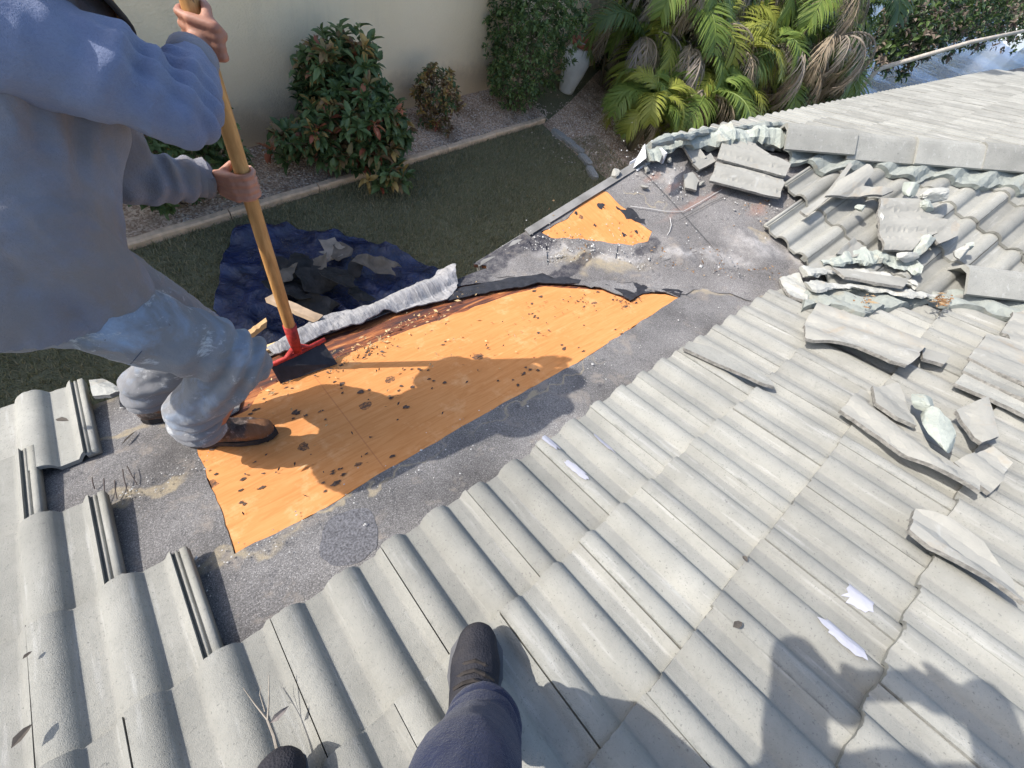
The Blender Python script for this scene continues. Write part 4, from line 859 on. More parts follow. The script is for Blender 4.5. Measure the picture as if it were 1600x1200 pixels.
# boots
def boot(name, heel, toe, ank, mat, sole, k=1.0):
    heel, toe = np.array(heel), np.array(toe); d = toe - heel; L = np.linalg.norm(d); d /= L; n = FA.n; s = np.cross(n, d); p = lambda f, h, y=0: heel + d * L * f + n * h + s * y
    P = [(p(.14, .045), .043 * k, p(.38, .048), .044 * k), (p(.38, .05), .044 * k, p(.68, .042), .048 * k), (p(.68, .040), .048 * k, p(.84, .036), .040 * k), (p(.16, .05), .042, np.array(ank) + np.array([0, 0, .02]), .046), (p(.45, .065), .040, np.array(ank), .044)]
    V, N, Fc = blob(P, .006, 4); V = V + N * (.003 * fbm(V * 22, 3) + .0015 * fbm(V * 60, 2))[:, None]
    h = (V - heel) @ n; V = V - np.outer(np.minimum(h - .012, 0), n)
    return V, Fc, p, s, d, L
BTM = Mt('scuffed_brown_leather', .6, .35); _n = BTM.noise(1, BTM.map((60, 30, 40)), 5, .7, 1.0); BTM.col(BTM.mix(BTM.ramp(BTM.noise(11, None, 4), [(.48, 0), (.6, .8)]), BTM.ramp(_n, [(.35, (.035, .026, .024)), (.55, (.09, .065, .055)), (.72, (.42, .36, .33))]), (.20, .085, .03))); BTM.bump(_n, .6, .006); BTM = BTM.m
SOL = simple('boot_sole', (.035, .03, .028), .85, 30, .4, .3)
for (he, to, an, lb) in [(FA.P(*FA.px(300, 692, -.05), -.05), FA.P(*FA.px(436, 678, -.05), -.05), W_['ankR'], 'right boot smeared with grey tar'), (FA.P(*FA.px(226, 655, -.05), -.05), FA.P(*FA.px(226, 655, -.05), -.05) + np.array([.235, -.10, .03]), W_['ankL'], 'left brown leather boot')]:
    V, Fc, p, s, d, L = boot('boot', he, to, an, None, None); b = part('boot', V, Fc, BTM, wk, wb); b['label'] = lb
    g = G(); ol = [(.02, .028), (0, 0), (.02, -.028), (.12, -.038), (.35, -.034), (.6, -.048), (.8, -.046), (.95, -.026), (1, 0), (.95, .026), (.8, .046), (.6, .048), (.35, .034), (.12, .038)]
    lo = [p(f, .0025, y) for f, y in ol]; hi = [p(f, .024, y * 1.04) for f, y in ol]; m = len(ol); g.add(lo + hi, [tuple(range(m)), tuple(range(2 * m - 1, m - 1, -1))] + [(i, m + i, m + (i + 1) % m, (i + 1) % m) for i in range(m)]); g.V = [tuple(np.array(v) - wb) for v in g.V]; g.obj('sole', SOL, b)
    g = G()
    for f in (.36, .44, .52): g.tube([p(f, .075, -.03), p(f + .01, .098 - f * .03, 0), p(f, .075, .03)], .0035, 5)
    g.V = [tuple(np.array(v) - wb) for v in g.V]; g.obj('lace', SOL, b)
# straw hat
hc = hd_ + upv * .062; V, Fc = [], []; pr = [(.0, .115), (.045, .112), (.078, .095), (.092, .05), (.096, .0), (.12, -.006), (.165, -.016), (.205, -.034), (.205, -.040), (.165, -.022), (.10, -.008)]; LV, LF = lathe(pr, 36)
for x, y, z in LV:
    a = math.atan2(y, x); r = math.hypot(x, y); z2 = z - (.030 * max(0, (r - .1) / .1) * (math.cos(a) ** 2)) + .02 * max(0, (r - .1) / .1) * math.sin(a) ** 2; V.append(hc + fwd * x * 1.02 + sd_ * y * .9 + upv * z2)
STRAW = Mt('straw', .85, .2); _w = STRAW.node('ShaderNodeTexWave', wave_type='RINGS'); _w.inputs['Scale'].default_value = 30; _w.inputs['Distortion'].default_value = 3; STRAW.L(STRAW.tc.outputs['Object'], _w.inputs['Vector']); STRAW.col(STRAW.ramp(_w.outputs['Fac'], [(.2, (.30, .17, .06)), (.7, (.60, .40, .18))])); STRAW.bump(_w.outputs['Fac'], .4, .003); STRAW = STRAW.m
ht = part('hat', V, LF, STRAW, wk, wb); g = G(); n = 36
def brim(a, r): z = -.037 - .030 * ((r - .1) / .1) * math.cos(a) ** 2 + .02 * ((r - .1) / .1) * math.sin(a) ** 2; return hc + fwd * r * math.cos(a) * 1.02 + sd_ * r * math.sin(a) * .9 + upv * z
pts = [brim(k * 2 * math.pi / n, .205) for k in range(n + 1)]; g.tube(pts, .006, 6, cap=False); g.V = [tuple(np.array(v) - wb) for v in g.V]; g.obj('brim_edge', simple('hat_binding', (.035, .028, .025), .8, 30, .3, .2), ht, smooth=True)
# hair below the hat
V, N, Fc = blob([(hd_ + upv * .03 - fwd * .03, .094, hd_ - upv * .03 - fwd * .035, .082)], .008, 2); part('hair', V, Fc, simple('dark_hair', (.02, .017, .015), .7, 60, .5, .5), wk, wb)

# ------------------------------------------------------------------ the scraper
sc = empty('roof_scraper', tuple(W_['poleB']), 'long wooden handled scraper with red steel head held by the man', 'tool'); sb = W_['poleB']
WOOD = Mt('handle_wood', .6, .3); _n = WOOD.noise(1, WOOD.map((60, 60, 4)), 5, .6, .5); _c = WOOD.ramp(_n, [(.3, (.36, .175, .055)), (.7, (.60, .335, .125))]); _c = WOOD.mix(WOOD.ramp(WOOD.noise(24, WOOD.map((1, 1, .5)), 4, .7), [(.68, 0), (.72, .8)]), _c, (.06, .04, .03)); WOOD.col(_c); WOOD.bump(_n, .25, .002); WOOD = WOOD.m
RED = simple('red_enamel', (.36, .028, .022), .65, 45, .6, .2, .003, .4); BLK = simple('blackened_steel', (.018, .016, .016), .85, 30, .5, .2, .003, .5)
def pl(a): return pax * a
px_ = np.cross(pax, FA.v); px_ /= np.linalg.norm(px_); py_ = np.cross(pax, px_)
g = G(); V = []; n = 12; hh = [.13, .18, .4, .7, 1.0, PLEN + .05, PLEN + .065]; rr = [.019, .021, .0215, .021, .0205, .020, .015]
for a, r in zip(hh, rr):
    for k in range(n):
        t = k * 2 * math.pi / n; q = r * (1 + .05 * math.cos(4 * t)); V.append(pax * a + px_ * q * math.cos(t) + py_ * q * math.sin(t))
g.add(V, [(i * n + k, i * n + (k + 1) % n, (i + 1) * n + (k + 1) % n, (i + 1) * n + k) for i in range(len(hh) - 1) for k in range(n)] + [tuple(range((len(hh) - 1) * n, len(hh) * n))]); g.obj('handle', WOOD, sc, smooth=True)
blu = np.array(FA.P(*FA.px(432, 573, -.05), 0)) - np.array(FA.P(*FA.px(499, 541, -.05), 0)); blu /= np.linalg.norm(blu)       # along the blade
bdn = np.cross(FA.n, blu); bdn = -bdn if bdn @ FA.u < 0 else bdn
g = G(); g.tube([pax * .05, pax * .12, pax * .20], [.019, .024, .0255], 14)
for sg in (-1, 1): g.tube([pax * .075 + blu * sg * .010, pax * .04 + blu * sg * .055, pax * .03 + blu * sg * .105], [.013, .010, .008], 8, flat=.6)
g.tube([pax * .04 - blu * .132, pax * .034, pax * .04 + blu * .132], [.0095, .011, .0095], 8); g.obj('socket', RED, sc, smooth=True)
ctr = FA.P(*FA.px(468, 556, -.05), -.05) - sb
g = G(); c0 = pax * .035; e = bdn * .085 - FA.n * .0 + (FA.n * (-.0))
tipz = FA.P(*FA.px(500, 574, -.05), -.051) - sb
def onroof(P): P = np.array(P) + sb; h = (P - FA.P(0, 0, -.05)) @ FA.n; return P - FA.n * (h - .002) - sb
a0, a1 = c0 - blu * .118, c0 + blu * .122; b0, b1 = onroof(a0 + bdn * .085), onroof(a1 + bdn * .03)
g.add([a0, a1, b1, b0] + [q - FA.n * .003 - bdn * .001 for q in (a0, a1, b1, b0)], [(0, 1, 2, 3), (7, 6, 5, 4), (0, 4, 5, 1), (1, 5, 6, 2), (2, 6, 7, 3), (3, 7, 4, 0)]); g.obj('blade', TAR, sc)
# ------------------------------------------------------------------ the person taking the picture: legs in view, the rest casts the shadow
K = {k: np.array(v) + Z for k, v in dict(ankR=(.10, -.235, -1.125), kneeR=(.02, -.215, -.80), hipR=(-.13, -.34, -.50), hipL=(-.29, -.20, -.50), kneeL=(-.33, -.2, -.79), ankL=(-.33, -.21, -1.14),
    shR=(-.06, -.27, .07), shL=(-.31, -.02, -.13), elR=(.208, -.215, -.015), elL=(-.215, .255, .03), head=(-.22, -.17, .18), neck=(-.2, -.15, .02)).items()}
ph = empty('person', tuple(FA.P(0, -.05, .02)), 'person in navy trousers and dark shoes standing on the tiles, only legs in view', 'person'); pb_ = np.array(ph.location)
phc = Z - .035 * RT - .014 * FW; hl_, hr_ = Z - .125 * RT - .020 * FW, Z + .055 * RT - .020 * FW
fl_, wl_ = fist(hl_, UPV, -FW, .008, 1, 1); fr_, wr_ = fist(hr_, UPV, -FW, .008, 1, -1)
wl_ = hl_ - .05 * RT - .05 * FW - .02 * UPV; wr_ = hr_ + .05 * RT - .05 * FW - .02 * UPV
BP = [q for q in fl_ + fr_ if max(((np.array(q[0]) - Z) @ FW), ((np.array(q[2]) - Z) @ FW)) < -.004]
BP += [(hl_ - FW * .02, .022, wl_, .024), (hr_ - FW * .02, .022, wr_, .024), (wl_, .024, K['elL'], .036), (K['elL'], .036, K['shL'], .046), (wr_, .024, K['elR'], .036), (K['elR'], .036, K['shR'], .046), (K['shL'], .06, K['shR'], .06),
       (K['neck'] - np.array([0, 0, .1]), .06, K['head'], .055), (K['head'], .085, K['head'] + np.array([0, 0, .08]), .085), ((K['shL'] + K['shR']) / 2, .11, (K['hipL'] + K['hipR']) / 2, .12), (K['head'] + np.array([.085, .05, .0]), .014, K['head'] + np.array([.1, .06, .03]), .012)]
for s in 'RL': BP += [(K['hip' + s], .08, K['knee' + s], .05), (K['knee' + s], .05, K['ank' + s], .036)]
V, N, Fc = blob(BP, .008, 2); part('body', V, Fc, SKIN, ph, pb_)
NAVY = cloth('navy_twill', (.011, .016, .042), (.018, .025, .060)); DKT = cloth('dark_jersey', (.04, .05, .07), (.07, .08, .10))
TS = [((K['shL'] * .85 + K['shR'] * .15), .10, K['hipL'] + np.array([.02, -.02, .05]), .13), ((K['shR'] * .85 + K['shL'] * .15), .10, K['hipR'] + np.array([0, .02, .05]), .13), (K['shL'], .070, K['elL'], .046), (K['elL'], .044, wl_, .034), (K['shR'], .070, K['elR'], .046), (K['elR'], .044, wr_, .034)]
V, N, Fc = blob(TS, .012, 4); V = V + N * (.008 * fbm(V * 7, 3))[:, None]; part('shirt', V, Fc, DKT, ph, pb_)
TR_ = [(K['hipR'], .13, K['hipL'], .13)]
for s in 'RL': TR_ += [(K['hip' + s], .11, K['knee' + s], .082), (K['knee' + s], .080, K['ank' + s] + np.array([0, 0, .10]), .066), (K['ank' + s] + np.array([0, 0, .10]), .066, K['ank' + s] + np.array([-.005, -.005, .03]), .060)]
V, N, Fc = blob(TR_, .0075, 4); V = V + N * (.008 * fbm(V * 8, 3) + .003 * fbm(V * 20, 2))[:, None]
for s in 'RL': V = folds(V, N, K['ank' + s] + np.array([0, 0, .09]), [-.2, 0, 1], .10, 95, .010)
for s in 'RL': V, Fc = cut_local(V, Fc, K['ank' + s] + np.array([0, 0, -.012]), [.1, .1, -1], K['ank' + s], .13)
part('trousers', V, Fc, NAVY, ph, pb_)
SHOE = Mt('dark_knit_shoe', .85, .2); _v = SHOE.vor(220, None, 'Distance'); SHOE.col(SHOE.mix(SHOE.ramp(SHOE.noise(12, None, 4), [(.4, 0), (.7, .5)]), (.020, .021, .028), (.06, .055, .055))); SHOE.bump(_v, .5, .003); SHOE = SHOE.m
for toe, an, lb in ((FA.P(*FA.px(748, 984, .02), .028), K['ankR'], 'dark lace up right shoe'), (FA.P(*FA.px(462, 1172, .02), .028), K['ankL'], 'tip of the dark left shoe')):
    dd = FA.u * .66 + FA.v * .75; dd /= np.linalg.norm(dd); he = toe - dd * .285
    V, Fc, p, s, d, L = boot('shoe', he, toe, an, None, None, 1.2); b = part('shoe', V, Fc, SHOE, ph, pb_); b['label'] = lb
    g = G(); ol = [(.02, .028), (0, 0), (.02, -.028), (.12, -.038), (.35, -.036), (.6, -.059), (.8, -.057), (.95, -.032), (1, 0), (.95, .032), (.8, .057), (.6, .059), (.35, .036), (.12, .038)]; m = len(ol)
    lo = [p(f, .001, y) for f, y in ol]; hi = [p(f * 1.012, .026, y * 1.10) for f, y in ol]; g.add(lo + hi, [tuple(range(m)), tuple(range(2 * m - 1, m - 1, -1))] + [(i, m + i, m + (i + 1) % m, (i + 1) % m) for i in range(m)]); g.V = [tuple(np.array(v) - pb_) for v in g.V]; g.obj('sole', simple('grey_rubber', (.11, .11, .115), .8, 20, .3, .2), b)
    g = G()
    for f in (.50, .57, .64): zz = .112 - (f - .5) * .09; g.tube([p(f - .02, zz - .03, -.042), p(f, zz - .006, -.022), p(f + .02, zz, 0), p(f + .005, zz - .006, .022), p(f - .015, zz - .03, .042)], .0042, 5)
    g.V = [tuple(np.array(v) - pb_) for v in g.V]; kind(g.obj('lace', SOL, b), 'stuff')
g = G(); bmq = lambda v: phc + RT * v[0] + UPV * v[1] + FW * v[2]
g.box((-.08, -.038, -.004), (.08, .038, .004), tf=bmq); pho = g.obj('phone', BLK); tag(pho, 'dark phone held by the person taking the picture', 'phone')

# ------------------------------------------------------------------ white sealant dabs and the chipped edges on the tiles
def topA(u, v):
    k = math.ceil((.68 - v) / EX - 1e-9) - 1
    if v > .68: k = 0
    vn = .68 - EX * k; return W0 + (v - vn) * RISE + hu(u - JOINT)
def patch(a, b, wd, seed):
    # a brushed dab of white sealant that follows the tile surface
    p, q = np.array(FA.px(*a, .015)), np.array(FA.px(*b, .015)); d = q - p; L = np.linalg.norm(d); d /= L; n = np.array([-d[1], d[0]]); r = np.random.default_rng(seed); pts = []
    for t in np.linspace(0, 2 * math.pi, 26)[:-1]: k = 1 + r.normal(0, .13); pts.append((p + q) / 2 + d * L * .55 * math.cos(t) * k + n * wd * math.copysign(abs(math.sin(t)) ** .7, math.sin(t)) * k)
    pl_ = rough(pts, .006, .004, seed); sheet(pl_, [], .012, 0, .0015, lambda P: np.array([topA(x, y) + .0045 for x, y in P]) + .0006 * fbm(np.c_[P, P[:, 0] * 0] * 60)).obj('sealant_patch', WHITEP, slopeA)
patch((848, 684), (872, 700), .016, 1); patch((884, 722), (918, 748), .014, 2); patch((928, 678), (956, 702), .010, 3); patch((1328, 918), (1364, 945), .040, 4); patch((1288, 968), (1356, 1022), .026, 5)

# ------------------------------------------------------------------ broken tiles, mortar lumps and other loose things
def slab(name, fr, pts, axis, label, cat='tile piece', w=.045, tilt=0.0, mat=BROK, seed=0, hb=1.0, wref=None, group=None, th=.017):
    """a tile fragment: outline from its corners on the slope, barrels running along `axis`, real thickness"""
    q = np.array([fr.px(x, y, w if wref is None else wref) for x, y in pts]); a0, a1 = np.array(fr.px(*axis[0], w)), np.array(fr.px(*axis[1], w)); d = a1 - a0; d /= np.linalg.norm(d); nn = np.array([-d[1], d[0]]); c = q.mean(0)
    ar = .5 * sum(q[i][0] * q[(i + 1) % len(q)][1] - q[(i + 1) % len(q)][0] * q[i][1] for i in range(len(q)))
    if ar < 0: q = q[::-1]
    pl_ = rough(q, .016, .0045, seed)
    def hgt(P): s = (P - c) @ nn; t = (P - c) @ d; return w + np.array([hs(x / .155 + .3 * seed) for x in s]) * hb * .55 + t * tilt + .0015 * fbm(np.c_[P, P[:, 0] * 0] * 30)
    g = sheet(pl_, [], .022, 0, th, hgt, emi=1); VV = np.array(g.V); n0 = len(VV)
    tri = [f for f in g.F if len(f) == 3]; m = max(max(f) for f in tri) + 1; b = len(g.V); g.V += [(x, y, z - th) for x, y, z in VV[:m]]; g.F += [tuple(b + i for i in f[::-1]) for f in tri]; g.mi += [0] * len(tri)
    cc = Vector((c[0], c[1], w)); g.V = [(x - c[0], y - c[1], z - w) for x, y, z in g.V]
    o = g.obj(name, [mat, FRACT], None, fr.M() @ Matrix.Translation(cc)); tag(o, label, cat, group); return o
slab('broken_tile', FA, [(1256, 508), (1277, 472), (1330, 490), (1442, 540), (1432, 560), (1412, 578), (1385, 570), (1340, 546), (1262, 526)], ((1277, 472), (1442, 540)), 'long broken tile slab with mortar smears lying below the valley caps', w=.065, tilt=.06, seed=1)
slab('broken_tile', FA, [(1313, 640), (1345, 608), (1385, 622), (1425, 655), (1455, 700), (1532, 752), (1528, 770), (1480, 745), (1410, 708), (1372, 680), (1348, 664)], ((1345, 610), (1530, 755)), 'long broken tile slab beside the big mint mortar lump', w=.055, seed=2)
for i, (dx, lb) in enumerate([(0, 'bottom tile of the stack at the right edge'), (6, 'middle tile of the stack at the right edge'), (10, 'top tile of the stack at the right edge')]):
    slab('stacked_tile', FA, [(1492 + dx, 598 - 14 * i), (1522 + dx, 560 - 14 * i), (1570, 572 - 14 * i), (1660, 610 - 14 * i), (1650, 672 - 14 * i), (1570, 632 - 14 * i)], ((1492, 598), (1600, 645)), lb, w=.050 + .022 * i, wref=.05, hb=.6, seed=3, cat='tile', group='stack of spare tiles', mat=TILE if i < 2 else BROK)
slab('broken_tile', FA, [(1492, 640), (1540, 624), (1557, 688), (1530, 694), (1505, 660)], ((1540, 624), (1556, 688)), 'small tan marked tile fragment right of the mortar lump', w=.055, seed=4)
slab('broken_tile', FA, [(1490, 722), (1545, 700), (1578, 726), (1566, 750), (1548, 770), (1520, 748)], ((1490, 722), (1548, 770)), 'whitish tile fragment below the mortar lump', w=.05, seed=5)
slab('broken_tile', FA, [(1412, 832), (1428, 796), (1475, 812), (1530, 850), (1585, 905), (1598, 945), (1540, 905), (1447, 858)], ((1420, 815), (1590, 930)), 'lifted tile with a pale green smear near the right edge', w=.052, tilt=-.05, seed=6)
slab('broken_tile', FA, [(1440, 543), (1483, 556), (1476, 569), (1442, 560)], ((1440, 545), (1480, 560)), 'small flat tile chip beside the long slab', w=.05, seed=7, hb=.2)
slab('broken_tile', FA, [(1566, 520), (1580, 490), (1640, 480), (1640, 560), (1590, 556)], ((1566, 520), (1640, 540)), 'curved tile piece under the valley cap at the right edge', w=.06, seed=8)
slab('broken_tile', FA, [(1362, 605), (1402, 600), (1420, 640), (1432, 668), (1400, 655), (1368, 630)], ((1362, 605), (1432, 668)), 'tan tile fragment left of the mortar lump', w=.085, seed=9, hb=.5)
slab('lifted_tile', FA, [(1068, 546), (1075, 536), (1112, 545), (1205, 590), (1212, 602), (1190, 596)], ((1068, 546), (1205, 600)), 'slightly lifted tile edge at the border of the felt', w=.04, tilt=-.03, seed=10, hb=.3, cat='tile', mat=TILE)
slab('broken_tile', FB, [(1130, 212), (1180, 226), (1234, 260), (1225, 277), (1175, 263), (1121, 250)], ((1121, 250), (1225, 277)), 'upper half of the cracked tile lying across the far felt', w=.03, seed=11)
slab('broken_tile', FB, [(1120, 253), (1173, 266), (1224, 280), (1219, 309), (1160, 297), (1108, 284)], ((1121, 254), (1223, 279)), 'lower half of the cracked tile lying across the far felt', w=.02, seed=11)
slab('broken_tile', FB, [(1066, 232), (1088, 228), (1102, 248), (1082, 256)], ((1066, 232), (1082, 256)), 'square tile chip just below the ragged hip mortar', w=.0, seed=13)
slab('broken_tile', FB, [(1082, 256), (1110, 240), (1118, 251), (1093, 265)], ((1082, 256), (1110, 240)), 'tile chip tucked against the ragged hip mortar', w=.0, seed=14, hb=.3)
slab('broken_tile', FB, [(1068, 272), (1082, 270), (1092, 282), (1088, 298), (1070, 294)], ((1068, 272), (1070, 294)), 'pale upright tile chip on the stained felt', w=-.015, seed=15, hb=.4)
slab('broken_tile', FB, [(1252, 330), (1290, 302), (1328, 252), (1332, 258), (1300, 305), (1262, 338)], ((1252, 330), (1328, 255)), 'narrow tile edge strip lying on the far tiles', w=.07, seed=16, hb=.5)
slab('broken_tile', FB, [(1290, 306), (1312, 280), (1352, 258), (1362, 270), (1350, 290), (1395, 300), (1376, 308), (1335, 306)], ((1290, 306), (1355, 262)), 'tan stained broken barrel tile on the far tiles', w=.085, seed=17, tilt=.05)
slab('broken_tile', FB, [(1373, 312), (1432, 312), (1440, 326), (1478, 346), (1470, 362), (1436, 374), (1424, 392), (1380, 390), (1371, 350)], ((1373, 350), (1470, 352)), 'large broken tile lying crosswise on the far tiles', w=.085, seed=18)
slab('broken_tile', FB, [(1458, 368), (1494, 344), (1500, 352), (1494, 370), (1466, 382)], ((1458, 368), (1494, 344)), 'wedge shaped tile end next to the crosswise tile', w=.09, seed=19, hb=.3)
slab('broken_tile', FB, [(1305, 398), (1332, 372), (1352, 386), (1338, 402)], ((1305, 398), (1332, 372)), 'short broken tile barrel above the crushed valley mortar', w=.04, seed=20)
slab('broken_tile', FB, [(1255, 420), (1290, 402), (1318, 404), (1300, 424), (1270, 432)], ((1255, 420), (1318, 404)), 'brown stained tile shard at the top of the valley', w=.0, seed=21)
u, v = FA.px(165, 607, .0)
slab('broken_tile', FA, [(143, 598), (160, 592), (178, 600), (194, 612), (176, 622), (150, 622)], ((150, 598), (190, 615)), 'rough tile chunk with mortar at the eave by the left tiles', w=.01, seed=22, mat=MORTC)

def chunk(fr, x, y, size, label, w=.05, mat=MORT, seed=0, rot=0.0, group=None, name='mortar_chunk'):
    r = np.random.default_rng(seed + 900); bm = bmesh.new(); bmesh.ops.create_icosphere(bm, subdivisions=4, radius=1); V = np.array([v.co[:] for v in bm.verts]); Fc = [[v.index for v in f.verts] for f in bm.faces]; bm.free()
    n = V.copy(); V = V * (1 + .35 * fbm(n * 1.5 + seed, 3) + .22 * fbm(n * 5 + seed, 4))[:, None]
    for _ in range(13):
        d = r.normal(0, 1, 3); d /= np.linalg.norm(d); k = V @ d; t = r.uniform(.5, .8); V = V - np.outer(np.maximum(k - t, 0) * .9, d)
    V = V * np.array(size); u, v = fr.px(x, y, w)
    o = obj(name, V, Fc, mat, None, fr.M() @ TRS((u, v, w), (r.normal(0, .15), r.normal(0, .15), rot)), False); tag(o, label, 'mortar', group); return o
chunk(FA, 1440, 628, (.065, .042, .03), 'upper knobbly end of the big mint mortar lump', .10, MORT, 1, .5)
def dirang(fr, a, b): p, q = np.array(fr.px(*a)), np.array(fr.px(*b)); d = q - p; return math.atan2(d[1], d[0])
chunk(FA, 1462, 668, (.145, .052, .036), 'big smooth mint green mortar lump lying on broken tiles', .095, MORT, 2, dirang(FA, (1425, 600), (1492, 715)))
chunk(FB, 1423, 293, (.05, .08, .04), 'pale mortar lump on the far tiles left of the bright one', .09, MORT, 3, .4); chunk(FB, 1465, 305, (.06, .11, .05), 'bright mint mortar lump on the far tiles', .10, MORTC, 4, -.3); chunk(FB, 1448, 322, (.05, .04, .04), 'small mint mortar lump under the bright one', .10, MORT, 5)
for i, (x, y, s, lb) in enumerate([(1440, 385, (.04, .11, .04), 'long pale mortar lump left of the valley caps'), (1500, 395, (.035, .06, .04), 'mortar lump resting on the valley cap row'), (1512, 385, (.03, .035, .03), 'small mortar lump nearest the wedge shaped tile end'), (1420, 400, (.035, .08, .03), 'mortar lump against the first valley cap'), (1345, 325, (.03, .03, .02), 'tiny mortar crumb beside the crosswise tile'), (1378, 342, (.02, .06, .018), 'thin mortar crumbs on the crosswise tile')]):
    chunk(FB, x, y, s, lb, .09, (MORT, MORTC)[i % 2], 20 + i, rng.uniform(-.6, .6))
for i, (x, y, s, lb) in enumerate([(1007, 292, .02, 'lone pebble sized chip by the rake edge'), (962, 271, .03, 'chip of tile on the bare rake edge'), (1047, 249, .022, 'chip below the metal corner'), (1010, 263, .025, 'thin chip near the metal corner'), (1096, 286, .014, 'small white crumb beside the upright chip'), (1020, 252, .012, 'tiny white crumb near the hip mortar')]):
    chunk(FB, x, y, (s, s * 1.8, s * .6), lb, -.03, BROK, 40 + i, rng.uniform(0, 3), name='tile_chip')
SPL2 = simple('felt_lap_edge', (.075, .072, .07), .95, 30, .4, .3)
# a faint round tar patch on the near felt
pc = A2(545, 836); a_ = np.linspace(0, 2 * math.pi, 40)[:-1]; o = sheet(rough(np.c_[pc[0] + .085 * np.cos(a_), pc[1] + .09 * np.sin(a_)], .012, .016, 61), [], .03, -.0475, .001, feltfnA).obj('tar_patch', simple('faded_tar', (.115, .114, .122), .95, 160, .7, .6, .004), slopeA)
# lapped joints of the far felt
for pts in ([(998, 262), (1040, 305), (1085, 355), (1128, 404)], [(1060, 345), (1110, 318), (1150, 300)], [(1095, 392), (1060, 400), (1020, 415)]):
    q = [np.array(FB.px(x, y, -.045)) for x, y in pts]; g = G(); V = []
    for i, p in enumerate(q): V += [(p[0] - .0018, p[1] + .0018, -.041), (p[0] + .0018, p[1] - .0018, -.040)]
    g.add(V, [(2 * i, 2 * i + 1, 2 * i + 3, 2 * i + 2) for i in range(len(q) - 1)]); g.obj('felt_lap', SPL2, slopeB)
# mortar beds that hold the caps
def bed(name, fr, pts, wfun, mat, parent, step=.03, th=.03, lab=None, seed=0):
    q = np.array([fr.px(x, y, .03) for x, y in pts]); ar = .5 * sum(q[i][0] * q[(i + 1) % len(q)][1] - q[(i + 1) % len(q)][0] * q[i][1] for i in range(len(q)))
    if ar < 0: q = q[::-1]
    g = sheet(rough(q, .02, .012, seed), [], step, 0, th, wfun); o = g.obj(name, mat, parent)
    if lab: o['label'] = lab
    return o
bed('mortar_bed', FB, [(1228, 222), (1345, 240), (1470, 250), (1640, 258), (1640, 292), (1600, 300), (1570, 284), (1530, 295), (1500, 282), (1462, 270), (1440, 282), (1400, 270), (1370, 252), (1330, 262), (1290, 266), (1262, 250), (1236, 252)], lambda P: .010 + .012 * fbm(np.c_[P, P[:, 0] * 0] * 10) + np.array([.95 * hu(a - .55) for a in P[:, 0]]), MORTB, slopeB, lab='grey green mortar under the hip caps')
bed('mortar_bed', FA, [(1255, 455), (1280, 438), (1340, 447), (1420, 458), (1470, 452), (1640, 470), (1640, 500), (1560, 488), (1470, 470), (1380, 478), (1350, 492), (1300, 475), (1258, 478)], lambda P: .012 + .010 * fbm(np.c_[P, P[:, 0] * 0] * 10) + np.array([.95 * hu(a - JOINT) for a in P[:, 0]]), MORTB, slopeA, lab='grey green mortar along the valley')
def ragged(fr, pts, w, r, mat, parent, lab, seed, flat=.6, n=46):
    P = np.array([fr.P(*fr.px(x, y, w), w) for x, y in pts]); t = np.linspace(0, len(P) - 1, n); Q = np.array([P[min(int(a), len(P) - 2)] * (1 - (a - min(int(a), len(P) - 2))) + P[min(int(a), len(P) - 2) + 1] * (a - min(int(a), len(P) - 2)) for a in t])
    Q = Q + .012 * np.c_[fbm(np.c_[t, t * 0, t * 0 + seed] * 3), fbm(np.c_[t, t * 0 + 5, t * 0 + seed] * 3), fbm(np.c_[t, t * 0 + 9, t * 0 + seed] * 4)]
    rr = r * (1 + .9 * fbm(np.c_[t * 1.3, t * 0, t * 0 + seed + 3], 4)); g = G(); rr = rr * 1.25; g.tube(Q, rr, 10); V = np.array(g.V); c = np.repeat(Q, 10, 0); nn = V - c; nn /= np.linalg.norm(nn, axis=1)[:, None] + 1e-9
    V = c + nn * (np.linalg.norm(V - c, axis=1) * (1 + 1.3 * fbm(V * 14 + seed, 4) + .5 * fbm(V * 50, 2)))[:, None]; V = V - np.outer(((V - c) @ fr.n) * (1 - flat), fr.n)
    M = fr.M().inverted(); g.V = [tuple(M @ Vector(v)) for v in V]; o = g.obj('mortar_ridge', mat, parent); o['label'] = lab; return o
ragged(FB, [(1008, 238), (1060, 226), (1120, 216), (1175, 212), (1232, 212)], .015, .045, MORT, slopeB, 'ragged bare mortar where hip caps are gone', 1, .7)
ragged(FC, [(1015, 226), (1060, 214), (1110, 206), (1170, 198), (1230, 196)], .05, .03, MORTB, slopeC, 'thin mortar line along the cut tiles', 2, .8)
ragged(FB, [(1286, 412), (1330, 402), (1380, 406), (1432, 418)], .03, .034, MORT, slopeB, 'upper crushed mortar ridge in the valley', 3, .5)
ragged(FA, [(1258, 428), (1310, 424), (1370, 432), (1428, 442)], .075, .030, MORTC, slopeA, 'middle crushed mortar ridge in the valley', 4, .4)
ragged(FA, [(1262, 446), (1330, 446), (1400, 456), (1470, 462)], .065, .026, MORTC, slopeA, 'lower crushed mortar ridge in the valley', 5, .35)
slab('broken_tile', FA, [(1300, 418), (1420, 436), (1412, 448), (1320, 432)], ((1300, 420), (1420, 440)), 'flat tile sliver bedded in the crushed valley mortar', w=.11, seed=24, hb=.1)
slab('broken_tile', FA, [(1216, 436), (1245, 424), (1258, 445), (1262, 470), (1235, 462)], ((1216, 440), (1262, 468)), 'pale mortar covered tile corner at the head of the felt', w=.02, seed=25, mat=MORTC, hb=.5)

